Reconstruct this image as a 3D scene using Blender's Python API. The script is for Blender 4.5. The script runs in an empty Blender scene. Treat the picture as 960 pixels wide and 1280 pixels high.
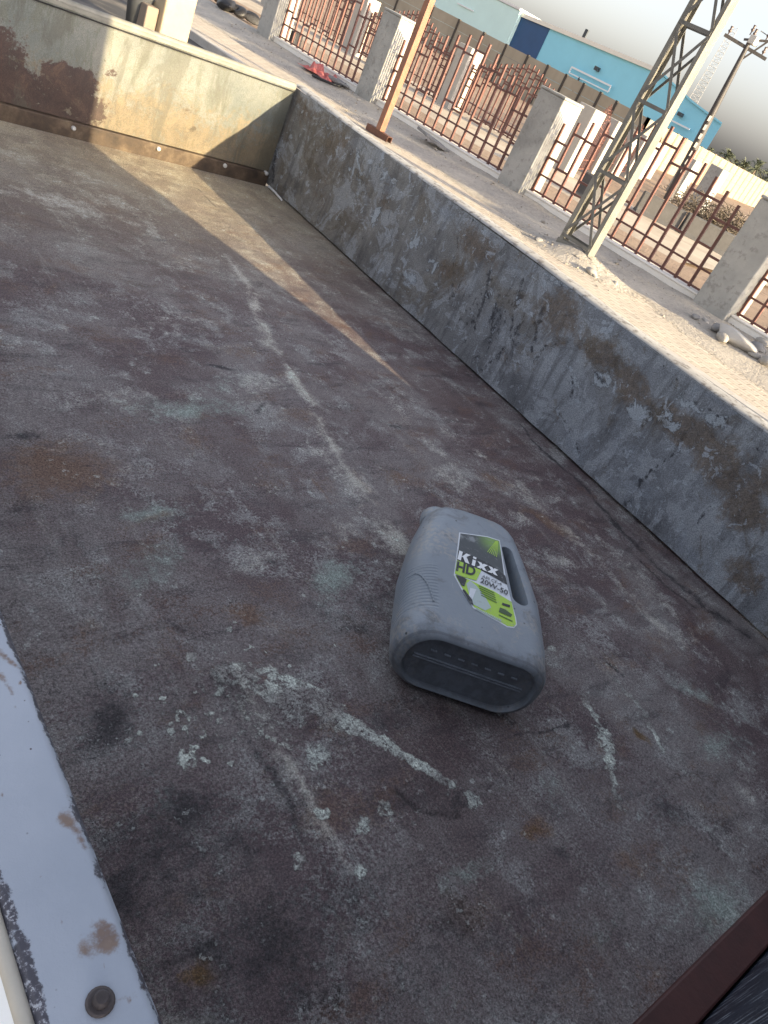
import bpy, bmesh, math, random
import numpy as np
from mathutils import Vector, Matrix
random.seed(7); np.random.seed(7)
scene = bpy.context.scene
COL = scene.collection

# ------------------------------------------------------------------ camera solve (from vanishing points)
FPX = 960.6
_v1 = np.array([-502-480, -529-640, FPX]); _Y = _v1/np.linalg.norm(_v1)
_n = np.array([-247-480, 2040-640, FPX]); _Z = -_n/np.linalg.norm(_n)
_Z = _Z-_Z.dot(_Y)*_Y; _Z /= np.linalg.norm(_Z); _X = np.cross(_Y, _Z)
RW = np.stack([_X, _Y, _Z])
CAM = np.array([0, 0, 0.72])
def ray(px, py): return RW@np.array([(px-480)/FPX, (py-640)/FPX, 1.0])
def onz(px, py, z=0.0):
    r = ray(px, py); return CAM+r*((z-CAM[2])/r[2])
def onp(px, py, p0, n):
    r = ray(px, py); p0 = np.array(p0, float); n = np.array(n, float)
    return CAM+r*((p0-CAM).dot(n)/r.dot(n))
def atd(px, py, dist):
    r = ray(px, py); return CAM+r*(dist/math.hypot(r[0], r[1]))

cd = bpy.data.cameras.new('camera'); cam = bpy.data.objects.new('camera', cd); COL.objects.link(cam)
cd.sensor_fit = 'VERTICAL'; cd.sensor_height = 32; cd.lens = 32*FPX/1280
cd.clip_start = 0.02; cd.clip_end = 6000
mw = Matrix.Identity(4)
for i in range(3):
    mw[i][0] = RW[i][0]; mw[i][1] = -RW[i][1]; mw[i][2] = -RW[i][2]; mw[i][3] = CAM[i]
cam.matrix_world = mw
scene.camera = cam

# ------------------------------------------------------------------ node helpers
class Mat:
    def __init__(s, name):
        s.m = bpy.data.materials.new(name); s.m.use_nodes = True
        s.t = s.m.node_tree; s.t.nodes.clear()
        s.out = s.t.nodes.new('ShaderNodeOutputMaterial')
        s.p = s.t.nodes.new('ShaderNodeBsdfPrincipled')
        s.t.links.new(s.p.outputs[0], s.out.inputs[0])
        tc = s.t.nodes.new('ShaderNodeTexCoord'); s.obj = tc.outputs['Object']
    def put(s, sock, v):
        if isinstance(v, bpy.types.NodeSocket): s.t.links.new(v, sock)
        elif isinstance(v, (tuple, list)) and len(v) == 3 and sock.type == 'RGBA': sock.default_value = (*v, 1)
        else: sock.default_value = v
    def rnd(s):
        return s.t.nodes.new('ShaderNodeObjectInfo').outputs['Random']
    def shift(s, k=17.0):
        n = s.t.nodes.new('ShaderNodeVectorMath'); n.operation = 'ADD'
        c = s.t.nodes.new('ShaderNodeCombineXYZ'); r = s.math('MULTIPLY', s.rnd(), k)
        for i in range(3): s.put(c.inputs[i], r)
        s.put(n.inputs[0], s.obj); s.put(n.inputs[1], c.outputs[0]); s.obj = n.outputs[0]
    def vec(s, sc=(1, 1, 1), rot=(0, 0, 0), loc=(0, 0, 0)):
        n = s.t.nodes.new('ShaderNodeMapping'); s.put(n.inputs['Vector'], s.obj)
        n.inputs['Scale'].default_value = sc; n.inputs['Rotation'].default_value = rot; n.inputs['Location'].default_value = loc
        return n.outputs[0]
    def noise(s, sc, det=6, rough=.6, vec=None, dist=0.0):
        n = s.t.nodes.new('ShaderNodeTexNoise'); s.put(n.inputs['Vector'], vec or s.obj)
        n.inputs['Scale'].default_value = sc; n.inputs['Detail'].default_value = det
        n.inputs['Roughness'].default_value = rough; n.inputs['Distortion'].default_value = dist
        return n.outputs['Fac']
    def voro(s, sc, feat='F1', vec=None, out='Distance', rnd=1.0):
        n = s.t.nodes.new('ShaderNodeTexVoronoi'); n.feature = feat; s.put(n.inputs['Vector'], vec or s.obj)
        n.inputs['Scale'].default_value = sc; n.inputs['Randomness'].default_value = rnd
        return n.outputs[out]
    def math(s, op, a, b=None, c=None, clamp=False):
        n = s.t.nodes.new('ShaderNodeMath'); n.operation = op; n.use_clamp = clamp
        s.put(n.inputs[0], a)
        if b is not None: s.put(n.inputs[1], b)
        if c is not None: s.put(n.inputs[2], c)
        return n.outputs[0]
    def step(s, f, a, b):
        n = s.t.nodes.new('ShaderNodeMapRange'); n.interpolation_type = 'SMOOTHSTEP'
        s.put(n.inputs[0], f); n.inputs[1].default_value = a; n.inputs[2].default_value = b
        return n.outputs[0]
    def mix(s, f, a, b, mode='MIX'):
        n = s.t.nodes.new('ShaderNodeMix'); n.data_type = 'RGBA'; n.blend_type = mode
        s.put(n.inputs[0], f); s.put(n.inputs[6], a); s.put(n.inputs[7], b)
        return n.outputs[2]
    def ramp(s, f, pts):
        n = s.t.nodes.new('ShaderNodeValToRGB'); s.put(n.inputs[0], f); e = n.color_ramp.elements
        while len(e) < len(pts): e.new(.5)
        for i, (p, c) in enumerate(pts): e[i].position = p; e[i].color = (*c, 1)
        return n.outputs[0]
    def attr(s, name):
        n = s.t.nodes.new('ShaderNodeAttribute'); n.attribute_name = name; return n.outputs['Fac']
    def gamma(s, c, g, mul):
        n = s.t.nodes.new('ShaderNodeGamma'); s.put(n.inputs[0], c); n.inputs[1].default_value = g
        return s.mix(1.0, n.outputs[0], mul, 'MULTIPLY')
    def sep(s, i, vec=None):
        n = s.t.nodes.new('ShaderNodeSeparateXYZ'); s.put(n.inputs[0], vec or s.obj); return n.outputs[i]
    def fin(s, base, rough=.7, bump=None, dist=.003, strength=1.0, metal=0.0, spec=.5):
        s.put(s.p.inputs['Base Color'], base); s.put(s.p.inputs['Roughness'], rough)
        s.put(s.p.inputs['Metallic'], metal); s.put(s.p.inputs['Specular IOR Level'], spec)
        if bump is not None:
            b = s.t.nodes.new('ShaderNodeBump'); b.inputs['Distance'].default_value = dist; b.inputs['Strength'].default_value = strength
            s.put(b.inputs['Height'], bump); s.put(s.p.inputs['Normal'], b.outputs[0])
        return s.m
def plain(name, col, rough=.7, var=.25, sc=8, bump=.002, metal=0, col2=None, rnd=True, spec=.5):
    k = Mat(name)
    if rnd: k.shift()
    n = k.noise(sc, 8, .65)
    c2 = col2 or tuple(x*(1-var) for x in col); c1 = tuple(min(1, x*(1+var*.6)) for x in col)
    n2 = k.noise(sc*9, 4, .6)
    return k.fin(k.ramp(n, [(.3, c2), (.7, c1)]), rough, k.math('ADD', n, k.math('MULTIPLY', n2, .5)), bump, .8, metal, spec)

# ------------------------------------------------------------------ mesh helpers
class MB:
    def __init__(s): s.v = []; s.f = []; s.smooth = []
    def add(s, vs, fs, sm=False):
        o = len(s.v); s.v += [tuple(map(float, p)) for p in vs]
        for f in fs: s.f.append([i+o for i in f]); s.smooth.append(sm)
    def box(s, x0, x1, y0, y1, z0, z1, M=None):
        vs = [(x, y, z) for z in (z0, z1) for y in (y0, y1) for x in (x0, x1)]
        if M is not None: vs = [M@Vector(p) for p in vs]
        s.add(vs, [(0, 2, 3, 1), (4, 5, 7, 6), (0, 1, 5, 4), (1, 3, 7, 5), (3, 2, 6, 7), (2, 0, 4, 6)])
    def bar(s, a, b, w, h=None, up=(0, 0, 1)):
        h = h or w; a = Vector(a); b = Vector(b); d = (b-a).normalized(); up = Vector(up)
        if abs(d.dot(up)) > .95: up = Vector((1, 0, 0)) if abs(d.x) < .9 else Vector((0, 1, 0))
        x = d.cross(up).normalized()*w/2; y = x.cross(d).normalized()*h/2
        vs = [p+i*x+j*y for p in (a, b) for i, j in ((-1, -1), (1, -1), (1, 1), (-1, 1))]
        s.add(vs, [(3, 2, 1, 0), (4, 5, 6, 7), (0, 1, 5, 4), (1, 2, 6, 5), (2, 3, 7, 6), (3, 0, 4, 7)])
    def tube(s, pts, r, n=8, cap=True):
        pts = [Vector(p) for p in pts]; rs = r if isinstance(r, (list, tuple)) else [r]*len(pts); rings = []
        for i, p in enumerate(pts):
            d = (pts[min(i+1, len(pts)-1)]-pts[max(i-1, 0)]).normalized()
            u = Vector((0, 0, 1)) if abs(d.z) < .9 else Vector((1, 0, 0))
            x = d.cross(u).normalized(); y = d.cross(x)
            rings.append([p+rs[i]*(math.cos(t)*x+math.sin(t)*y) for t in [2*math.pi*k/n for k in range(n)]])
        o = [q for g in rings for q in g]; fs = []
        for i in range(len(pts)-1):
            for k in range(n): fs.append((i*n+k, i*n+(k+1) % n, (i+1)*n+(k+1) % n, (i+1)*n+k))
        s.add(o, fs, True)
        if cap: s.add(rings[0], [tuple(range(n))]); s.add(rings[-1], [tuple(reversed(range(n)))])
    def prism(s, poly, off):
        n = len(poly); poly = [Vector(p) for p in poly]; off = Vector(off)
        s.add(poly+[p+off for p in poly], [tuple(range(n)), tuple(reversed(range(n, 2*n)))]+[((i+1) % n, i, n+i, n+(i+1) % n) for i in range(n)])
    def build(s, name, mat, parent=None, bevel=0.0, attrs=None, fix=True):
        pp = parent
        while pp is not None and '_o' not in pp: pp = pp.parent
        off = Vector(pp['_o']) if pp is not None else Vector((0, 0, 0))
        me = bpy.data.meshes.new(name); me.from_pydata([Vector(p)-off for p in s.v], [], s.f); me.update()
        for i, p in enumerate(me.polygons): p.use_smooth = s.smooth[i]
        if fix:
            bm = bmesh.new(); bm.from_mesh(me); bmesh.ops.recalc_face_normals(bm, faces=bm.faces)
            bm.to_mesh(me); bm.free()
        if attrs:
            for k, a in attrs.items():
                at = me.attributes.new(k, 'FLOAT', 'POINT'); at.data.foreach_set('value', np.asarray(a, np.float32))
        o = bpy.data.objects.new(name, me); COL.objects.link(o); me.materials.append(mat)
        if parent is not None: o.parent = parent
        if bevel:
            b = o.modifiers.new('bevel', 'BEVEL'); b.width = bevel; b.segments = 2; b.limit_method = 'ANGLE'; b.angle_limit = .7
        return o
def tag(o, label=None, cat=None, group=None, kind=None):
    if label: o['label'] = label
    if cat: o['category'] = cat
    if group: o['group'] = group
    if label: o['kind'] = kind or 'thing'
    elif kind: o['kind'] = kind
    return o
def empty(name, loc=(0, 0, 0), rz=0, world=False):
    """Empty at the thing's base. world=True: its parts are given in world coordinates."""
    o = bpy.data.objects.new(name, None); COL.objects.link(o); o.location = loc; o.rotation_euler = (0, 0, rz)
    o.empty_display_size = .2
    if world: o['_o'] = tuple(map(float, loc))
    return o
def copy_tree(o):
    c = o.copy(); COL.objects.link(c)
    for ch in list(o.children):
        k = ch.copy(); COL.objects.link(k); k.parent = c
        for g in list(ch.children):
            q = g.copy(); COL.objects.link(q); q.parent = k
    return c
def vnoise(x, y, sc, seed=0, octs=4, rough=.55):
    """smooth value noise on arrays, 0..1"""
    rng = np.random.RandomState(seed); tot = np.zeros_like(x, dtype=float); amp = 1; s = 0
    for o in range(octs):
        g = rng.rand(64, 64); X = x*sc+rng.rand()*64; Y = y*sc+rng.rand()*64
        xi = np.floor(X).astype(int); yi = np.floor(Y).astype(int); fx = X-xi; fy = Y-yi
        fx = fx*fx*(3-2*fx); fy = fy*fy*(3-2*fy)
        a = g[xi % 64, yi % 64]; b = g[(xi+1) % 64, yi % 64]; c = g[xi % 64, (yi+1) % 64]; d = g[(xi+1) % 64, (yi+1) % 64]
        tot += amp*((a*(1-fx)+b*fx)*(1-fy)+(c*(1-fx)+d*fx)*fy); s += amp; amp *= rough; sc *= 2.1
    return tot/s
def blob(A, B, c, ra, rb, ang=0.0, soft=.6):
    ca, sa = math.cos(ang), math.sin(ang); dx = A-c[0]; dy = B-c[1]
    r = np.hypot((dx*ca+dy*sa)/ra, (-dx*sa+dy*ca)/rb); return np.clip((1-r)/soft+0.0, 0, 1)
def stroke(A, B, pts, w, soft=1.0):
    out = np.zeros_like(A)
    ws = w if isinstance(w, (list, tuple)) else [w]*len(pts)
    for (p, q, w0, w1) in zip(pts[:-1], pts[1:], ws[:-1], ws[1:]):
        px, py = p[0], p[1]; dx, dy = q[0]-px, q[1]-py; L = dx*dx+dy*dy+1e-12
        t = np.clip(((A-px)*dx+(B-py)*dy)/L, 0, 1); d = np.hypot(A-px-t*dx, B-py-t*dy)
        out = np.maximum(out, np.clip((1-d/(w0+(w1-w0)*t))/soft, 0, 1))
    return out

# ------------------------------------------------------------------ light
SUN_TO = Vector((0.238*0.9678, -0.971*0.9678, 0.2516)).normalized()
sd = bpy.data.lights.new('sun', 'SUN'); so = bpy.data.objects.new('sun', sd); COL.objects.link(so)
sd.energy = 5.0; sd.angle = math.radians(.45); sd.color = (1.0, .81, .50)
so.rotation_euler = (-SUN_TO).to_track_quat('-Z', 'Y').to_euler(); so.location = (3, -12, 8)
w = bpy.data.worlds.new('World'); scene.world = w; w.use_nodes = True
nt = w.node_tree; nt.nodes.clear()
wo = nt.nodes.new('ShaderNodeOutputWorld'); bg = nt.nodes.new('ShaderNodeBackground'); sk = nt.nodes.new('ShaderNodeTexSky')
sk.sky_type = 'NISHITA'; sk.sun_disc = False; sk.sun_elevation = math.asin(SUN_TO.z)
sk.sun_rotation = math.atan2(SUN_TO.x, SUN_TO.y); sk.air_density = 1.0; sk.dust_density = 3.1; sk.ozone_density = 1.0
hs = nt.nodes.new('ShaderNodeHueSaturation'); hs.inputs['Saturation'].default_value = .4
nt.links.new(sk.outputs[0], hs.inputs['Color']); tn = nt.nodes.new('ShaderNodeMix'); tn.data_type = 'RGBA'; tn.blend_type = 'MULTIPLY'; tn.inputs[0].default_value = 1; tn.inputs[7].default_value = (1.0, .982, 1.03, 1)   # hazy white sky, no green cast
nt.links.new(hs.outputs[0], tn.inputs[6]); nt.links.new(tn.outputs[2], bg.inputs[0]); nt.links.new(bg.outputs[0], wo.inputs[0])
bg.inputs[1].default_value = 0.15
vs = scene.view_settings; vs.view_transform = 'Standard'; vs.look = 'None'; vs.gamma = 1; vs.use_curve_mapping = False; vs.exposure = 1.4

# ================================================================== TRUCK
XR = 1.635; XL = .136; YF = 2.485; YB = -.058; HT = .342
truck = empty('pickup_truck', (.9, 1.2, -1.13), world=True)
tag(truck, 'open bed of an old pickup truck with rusty worn floor and peeling grey side wall', 'truck')

# ---- bed floor
NX, NY = 420, 720
gx = np.linspace(XL-.004, XR+.034, NX); gy = np.linspace(YB-.03, YF-.004, NY)
A, B = np.meshgrid(gx, gy)            # rows: y
def F(px, py): q = onz(px, py, 0); return (q[0], q[1])
wx = A+.03*(vnoise(A, B, 9, 1)-.5)*2; wy = B+.03*(vnoise(A, B, 9, 2)-.5)*2
white = np.zeros_like(A); rust = np.zeros_like(A); dark = np.zeros_like(A); teal = np.zeros_like(A); light = np.zeros_like(A); ochre = np.zeros_like(A)
mx = np.maximum
sx = A+.009*(vnoise(A, B, 30, 5)-.5)*2; sy = B+.009*(vnoise(A, B, 30, 6)-.5)*2
# white paint worn along the folds
ridge1 = [F(272, 845), F(330, 858), F(400, 885), F(440, 910), F(500, 945), F(560, 985)]
white = mx(white, np.clip(1.6*stroke(sx, sy, ridge1, [.022, .050, .044, .022, .014, .010]), 0, 1)*(.62+.55*vnoise(A, B, 20, 91)))
white = mx(white, .62*np.clip(1.6*stroke(sx, sy, [F(275, 850), F(325, 890), F(350, 925)], [.03, .055, .04]), 0, 1))
white = mx(white, .95*stroke(sx, sy, [F(735, 875), F(752, 905), F(760, 940), F(772, 1005)], [.024, .032, .022, .016]))
white = mx(white, .95*stroke(sx, sy, [F(770, 852), F(805, 890), F(828, 938)], [.014, .018, .010]))
for px, py, r in [(240, 820, .011), (235, 952, .017), (405, 1022, .014), (372, 1080, .016), (395, 945, .02), (480, 1010, .018), (455, 1030, .014), (330, 905, .016), (445, 1090, .012), (590, 1000, .02), (290, 845, .01), (690, 810, .015)]:
    white = mx(white, .85*blob(sx, sy, F(px, py), r*1.3, r, .4))
for k in range(46):
    px, py = random.gauss(245, 38), random.gauss(895, 40)
    white = mx(white, random.uniform(.6, .95)*blob(A, B, F(px, py), random.uniform(.0035, .0085), random.uniform(.004, .008), 0, .5))
for k in range(60):
    px, py = random.gauss(330, 70), random.gauss(770, 60)
    white = mx(white, random.uniform(.55, .9)*blob(sx, sy, F(px, py), random.uniform(.005, .014), random.uniform(.003, .006), random.uniform(0, 3), .6))
# long crease up the middle of the floor with rubbed paint
crease = [F(288, 322), F(322, 400), F(352, 455), F(392, 515), F(432, 590), F(470, 645), F(505, 692)]
light = mx(light, stroke(wx, wy, crease, [.03, .045, .04, .035, .045, .055, .075])*(.35+.9*vnoise(A, B, 11, 77)))
white = mx(white, .66*stroke(wx, wy, crease[1:4], [.018, .036, .024])); white = mx(white, .5*stroke(wx, wy, crease[3:], [.010, .012, .02, .02]))
for pts, wd, a in [([(480, 490), (540, 560), (600, 620), (660, 650)], .05, .5), ([(560, 540), (640, 600), (740, 690), (830, 790)], .045, .55), ([(400, 560), (460, 620), (500, 690)], .08, .6),
                   ([(660, 590), (760, 680), (900, 830)], .05, .5), ([(20, 420), (120, 460), (250, 500)], .06, .3), ([(430, 345), (470, 375), (520, 420)], .03, .5), ([(560, 430), (620, 500), (660, 540)], .03, .4), ([(0, 190), (120, 230), (230, 330)], .12, .45)]:
    light = mx(light, a*stroke(wx, wy, [F(*p) for p in pts], wd))
for px, py, a, b, an, s in [(70, 585, .16, .11, .3, 1), (240, 545, .12, .06, .4, .55), (680, 650, .14, .045, -.9, .8), (620, 600, .10, .04, -.9, .6), (310, 775, .05, .03, 0, .8), (450, 470, .14, .06, .6, .35),
                         (665, 1040, .05, .03, 0, .9), (510, 560, .06, .10, .3, .5), (330, 600, .10, .05, 0, .4), (250, 1210, .03, .025, 0, .9), (780, 1080, .05, .04, 0, .6), (880, 1000, .06, .05, 0, .4), (820, 800, .08, .04, -.6, .4), (880, 760, .06, .03, -.8, .5), (540, 760, .05, .06, 0, .4), (830, 1230, .06, .05, 0, .5), (520, 460, .05, .03, .3, .7)]:
    rust = mx(rust, s*blob(wx, wy, F(px, py), a, b, an, .9))
ochre = mx(ochre, blob(wx, wy, F(803, 918), .017, .026, .5, .8)); ochre = mx(ochre, .8*blob(wx, wy, F(245, 1212), .026, .018, 0, .9)); ochre = mx(ochre, .45*blob(wx, wy, F(660, 1040), .04, .03, 0, .9))
for px, py, a, b, an, s in [(420, 720, .10, .06, .4, .9), (190, 640, .12, .05, .3, .8), (200, 700, .14, .04, .2, .6), (240, 510, .22, .06, .2, .8), (160, 720, .08, .04, .3, .6), (900, 930, .16, .10, 0, .6), (590, 1090, .07, .03, 0, .7), (700, 1000, .08, .05, 0, .4), (900, 1150, .14, .08, -.2, .7), (760, 1150, .10, .05, 0, .5), (190, 1000, .05, .05, 0, .5), (560, 1230, .08, .04, 0, .5), (880, 870, .1, .05, -.6, .6), (270, 480, .2, .05, .2, .5)]:
    teal = mx(teal, s*blob(wx, wy, F(px, py), a, b, an, .9))
for px, py, a, b, an, s in [(140, 900, .07, .05, .2, .8), (230, 1000, .10, .07, .2, .75), (150, 1120, .05, .07, 0, .8), (300, 1050, .06, .06, .5, .6), (465, 760, .04, .09, .2, .5), (560, 900, .12, .035, -.65, .6), (560, 1015, .045, .03, 0, .5), (270, 460, .05, .015, -.1, .9), (30, 540, .06, .02, 0, .8), (110, 580, .025, .01, 0, .7), (350, 700, .03, .015, 0, .6), (220, 780, .08, .02, -.8, .6), (700, 1070, .05, .03, 0, .6), (830, 1010, .07, .06, 0, .6), (640, 900, .08, .05, 0, .4), (450, 1150, .14, .08, 0, .45), (250, 1180, .10, .02, .3, .6), (80, 160, .06, .02, 0, .5), (340, 270, .05, .015, 0, .6), (160, 265, .05, .012, 0, .7)]:
    dark = mx(dark, s*blob(wx, wy, F(px, py), a, b, an, .9))
for k in range(70):   # scattered scuffs following the bed's length and width
    p = (random.uniform(.2, 1.6), random.uniform(0, 2.4)); an = random.choice([0, .3, 1.4]) + random.gauss(0, .3); L = random.uniform(.03, .12)
    q = (p[0]+L*math.cos(an), p[1]+L*math.sin(an)); t = random.random()
    if t < .45: dark = mx(dark, random.uniform(.3, .7)*stroke(wx, wy, [p, q], random.uniform(.004, .012)))
    elif t < .8: light = mx(light, random.uniform(.3, .6)*stroke(wx, wy, [p, q], random.uniform(.006, .02)))
    else: rust = mx(rust, random.uniform(.3, .6)*stroke(wx, wy, [p, q], random.uniform(.01, .03)))
for px, py, a, b, an, s in [(60, 250, .45, .10, .0, .7), (200, 400, .30, .12, .3, .55), (330, 480, .22, .12, .4, .5), (150, 500, .3, .07, .2, .5), (560, 600, .16, .07, -.9, .6), (700, 700, .14, .06, -.8, .55), (420, 660, .12, .08, .2, .6), (850, 800, .10, .05, -.7, .5), (350, 830, .07, .04, 0, .5), (640, 960, .10, .05, .2, .45), (930, 990, .12, .08, 0, .5), (760, 760, .07, .03, -.8, .5), (330, 700, .12, .05, .3, .5)]:
    light = mx(light, s*blob(wx, wy, F(px, py), a, b, an, 1.0))
for px, py, a, b, an, s in [(180, 1080, .16, .14, .3, .75), (330, 1180, .22, .12, 0, .7), (130, 900, .08, .10, 0, .65), (560, 1180, .16, .08, 0, .55), (240, 880, .09, .05, .2, .55), (440, 780, .06, .07, 0, .6), (480, 900, .10, .06, -.4, .6), (100, 680, .10, .05, .2, .55), (20, 640, .12, .04, .1, .6), (760, 1010, .10, .06, 0, .5), (560, 470, .16, .04, -.9, .55), (700, 610, .10, .03, -.9, .5), (400, 400, .10, .03, .4, .45), (200, 300, .2, .02, .1, .5), (80, 220, .25, .015, .05, .5), (250, 350, .16, .015, .1, .5)]:
    dark = mx(dark, s*blob(wx, wy, F(px, py), a, b, an, 1.0))
for px, py, a, b, an, s in [(380, 520, .10, .06, .3, .55), (300, 440, .12, .05, .3, .5), (500, 600, .09, .06, 0, .6), (310, 770, .06, .04, 0, .8), (120, 800, .06, .05, 0, .5), (600, 1150, .08, .06, 0, .45), (430, 330, .08, .04, 0, .6), (470, 420, .12, .04, .6, .6), (760, 830, .06, .04, 0, .5)]:
    rust = mx(rust, s*blob(wx, wy, F(px, py), a, b, an, .9))
# dark line along the right wall
dark = mx(dark, .75*stroke(wx, wy, [F(645, 530), F(760, 640), F(830, 720), F(960, 815)], [.01, .02, .035, .02]))
# relief: folds and dents
Zf = .0035*(vnoise(A, B, 5, 11, 3)-.5)*2+.0012*(vnoise(A, B, 22, 12, 3)-.5)*2
Zf += .006*stroke(A, B, [F(272, 845), F(330, 858), F(440, 910), F(560, 985)], .035)
fold = [F(272, 845), F(320, 930), F(355, 990), F(400, 1070), F(415, 1100)]
Zf += .007*stroke(A, B, [(x+.016, y+.0) for x, y in fold], .03); dark = mx(dark, (.25+.6*vnoise(A, B, 25, 92))*stroke(sx, sy, [(x-.006, y) for x, y in fold], [.006, .012, .014, .010, .005])); light = mx(light, .6*stroke(sx, sy, [(x+.02, y) for x, y in fold], [.02, .03, .03, .02, .01]))  # shaded and lit sides of the fold painted into the masks
crack = [F(495, 990), F(520, 1012), F(540, 1018), F(575, 1022)]; crack2 = [F(205, 1210), F(240, 1195), F(265, 1182)]
w2x = A+.006*(vnoise(A, B, 60, 3)-.5)*2; w2y = B+.006*(vnoise(A, B, 60, 4)-.5)*2
ck = mx(stroke(w2x, w2y, crack, .0045, .9), .6*stroke(w2x, w2y, crack2, .006, .9)); ck = mx(ck, .8*stroke(w2x, w2y, [F(800, 700), F(830, 730), F(870, 760)], .004, .6))
Zf -= .002*ck
Zf += .004*stroke(A, B, crease, .05)
edge = np.minimum(np.minimum(A-gx[0], gx[-1]-A), np.minimum(B-gy[0], gy[-1]-B)); Zf *= np.clip(edge/.05, 0, 1)
m = MB(); m.v = list(zip(A.ravel(), B.ravel(), Zf.ravel()))
idx = np.arange(NX*NY).reshape(NY, NX)
m.f = np.stack([idx[:-1, :-1], idx[:-1, 1:], idx[1:, 1:], idx[1:, :-1]], -1).reshape(-1, 4).tolist(); m.smooth = [True]*len(m.f)
k = Mat('worn_bed_floor')
n1 = k.noise(3.2, 5, .6, dist=.6); n2 = k.noise(14, 8, .68, dist=.4); n3 = k.noise(75, 6, .7); n4 = k.noise(420, 3, .6); ns = k.noise(9, 7, .7, k.vec((1, 3.2, 1), (0, 0, .15)), .5)
n5 = k.noise(950, 2, .5); nh = k.noise(230, 5, .75)
def dith(nz, lo, hi, amt=.7):       # threshold broken into speckle
    return k.step(k.math('ADD', nz, k.math('MULTIPLY_ADD', nh, amt, -.5*amt)), lo, hi)
base = k.mix(dith(n1, .40, .58), (.088, .067, .074), (.136, .120, .126))
base = k.mix(k.math('MULTIPLY', dith(n2, .49, .60), .75), base, (.182, .174, .182))
base = k.mix(k.math('MULTIPLY', dith(k.noise(5, 6, .66, k.vec((1, .45, 1), (0, 0, .1), (3, 1, 0)), .7), .50, .62), .65), base, (.088, .066, .070))
base = k.mix(k.math('MULTIPLY', dith(ns, .52, .68), .55), base, (.047, .040, .046))
base = k.mix(k.math('MULTIPLY', dith(k.noise(7, 6, .7, k.vec((1, 1.6, 1), (0, 0, -.2), (5, 2, 0))), .55, .68), .6), base, (.100, .064, .055))
lng = k.noise(26, 5, .65, k.vec((1.6, .16, 1), (0, 0, .06), (1, 7, 0)), .3)     # long scuffs from loads dragged along the bed
base = k.mix(k.math('MULTIPLY', dith(lng, .58, .72), .42), base, (.19, .18, .18))
lng2 = k.noise(22, 5, .65, k.vec((.22, 1.7, 1), (0, 0, .1), (4, 2, 0)), .4)
base = k.mix(k.math('MULTIPLY', k.math('MULTIPLY', dith(lng2, .55, .66), k.step(k.sep(1), -.2, .9)), .3), base, (.058, .050, .052))
far = k.step(k.sep(1), .1, 1.25)
base = k.mix(k.math('MULTIPLY', far, k.math('MULTIPLY_ADD', k.step(k.math('ADD', n2, k.math('MULTIPLY', n3, .3)), .5, .8), .30, .48)), base, (.215, .186, .152))      # dust swept against the tailgate
def gate(mask, nz, lo=.0, hi=.25):      # mask broken up by noise
    f = k.math('ADD', mask, k.math('MULTIPLY_ADD', nz, 3.2, -1.75))      # strong break-up of the mask's outline
    return k.math('MULTIPLY', k.step(k.math('SUBTRACT', f, .45), lo, hi+.1), k.step(mask, 0.0, .12))
nm = k.math('ADD', k.math('ADD', k.math('MULTIPLY', n2, .5), k.math('MULTIPLY', n3, .38)), k.math('MULTIPLY', nh, .25))
base = k.mix(k.math('MULTIPLY', gate(k.attr('teal'), nm, -.1, .5), .85), base, (.165, .180, .178))
base = k.mix(k.math('MULTIPLY', gate(k.attr('rust'), nm, -.15, .4), .85), base, (.112, .074, .060))
base = k.mix(k.math('MULTIPLY', gate(k.attr('light'), nm, -.1, .5), .85), base, (.255, .238, .232))
base = k.mix(k.math('MULTIPLY', gate(k.attr('dark'), nm, -.1, .4), .85), base, (.032, .028, .033))
base = k.mix(k.math('MULTIPLY', gate(k.attr('ochre'), nm, -.1, .4), .85), base, (.095, .060, .028))
vch = k.voro(60, 'F1'); vch2 = k.voro(23, 'F1')
chipr = k.math('MULTIPLY', k.step(n3, .58, .63), k.step(n2, .46, .60))
base = k.mix(k.math('MULTIPLY', chipr, .6), base, (.25, .25, .255))
wm = gate(k.attr('white'), k.math('ADD', k.math('MULTIPLY', n3, .7), k.math('MULTIPLY', n2, .35)), .0, .22)
wm = k.math('MULTIPLY', wm, k.step(nh, .34, .46))
base = k.mix(k.math('MULTIPLY', wm, k.math('ADD', k.math('MULTIPLY', k.step(k.noise(11, 5, .6), .40, .60), .65), .25)), base, k.ramp(n3, [(.35, (.22, .225, .23)), (.65, (.335, .34, .335))]))
base = k.mix(k.math('MULTIPLY', k.attr('crack'), .6), base, (.015, .013, .014))
grain = k.mix(.55, k.ramp(n5, [(.36, (.22, .21, .22)), (.5, (1, 1, 1)), (.64, (2.0, 2.0, 2.02))]), k.ramp(k.noise(360, 4, .7), [(.38, (.18, .165, .18)), (.5, (1, 1, 1)), (.63, (2.0, 2.0, 2.04))]))
base = k.mix(.62, base, grain, 'MULTIPLY')
pit = k.step(k.voro(130, 'F1'), .13, .05); pit = k.math('MULTIPLY', pit, k.step(n2, .5, .6))
base = k.mix(k.math('MULTIPLY', pit, .7), base, (.02, .018, .02))
hgt = k.math('ADD', k.math('ADD', k.math('MULTIPLY', n4, .35), k.math('MULTIPLY', n3, .9)), k.math('MULTIPLY', wm, .5))
hgt = k.math('SUBTRACT', hgt, pit)
base = k.gamma(base, 1.36, (3.04, 3.20, 2.86))
mfloor = k.fin(base, k.ramp(n2, [(.3, (.55,)*3), (.7, (.85,)*3)]), hgt, .0016, .9, 0, .35)
m.build('bed_floor', mfloor, truck, fix=False, attrs=dict(white=white.ravel(), rust=rust.ravel(), dark=dark.ravel(), teal=teal.ravel(), light=light.ravel(), ochre=ochre.ravel(), crack=ck.ravel()))

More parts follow.
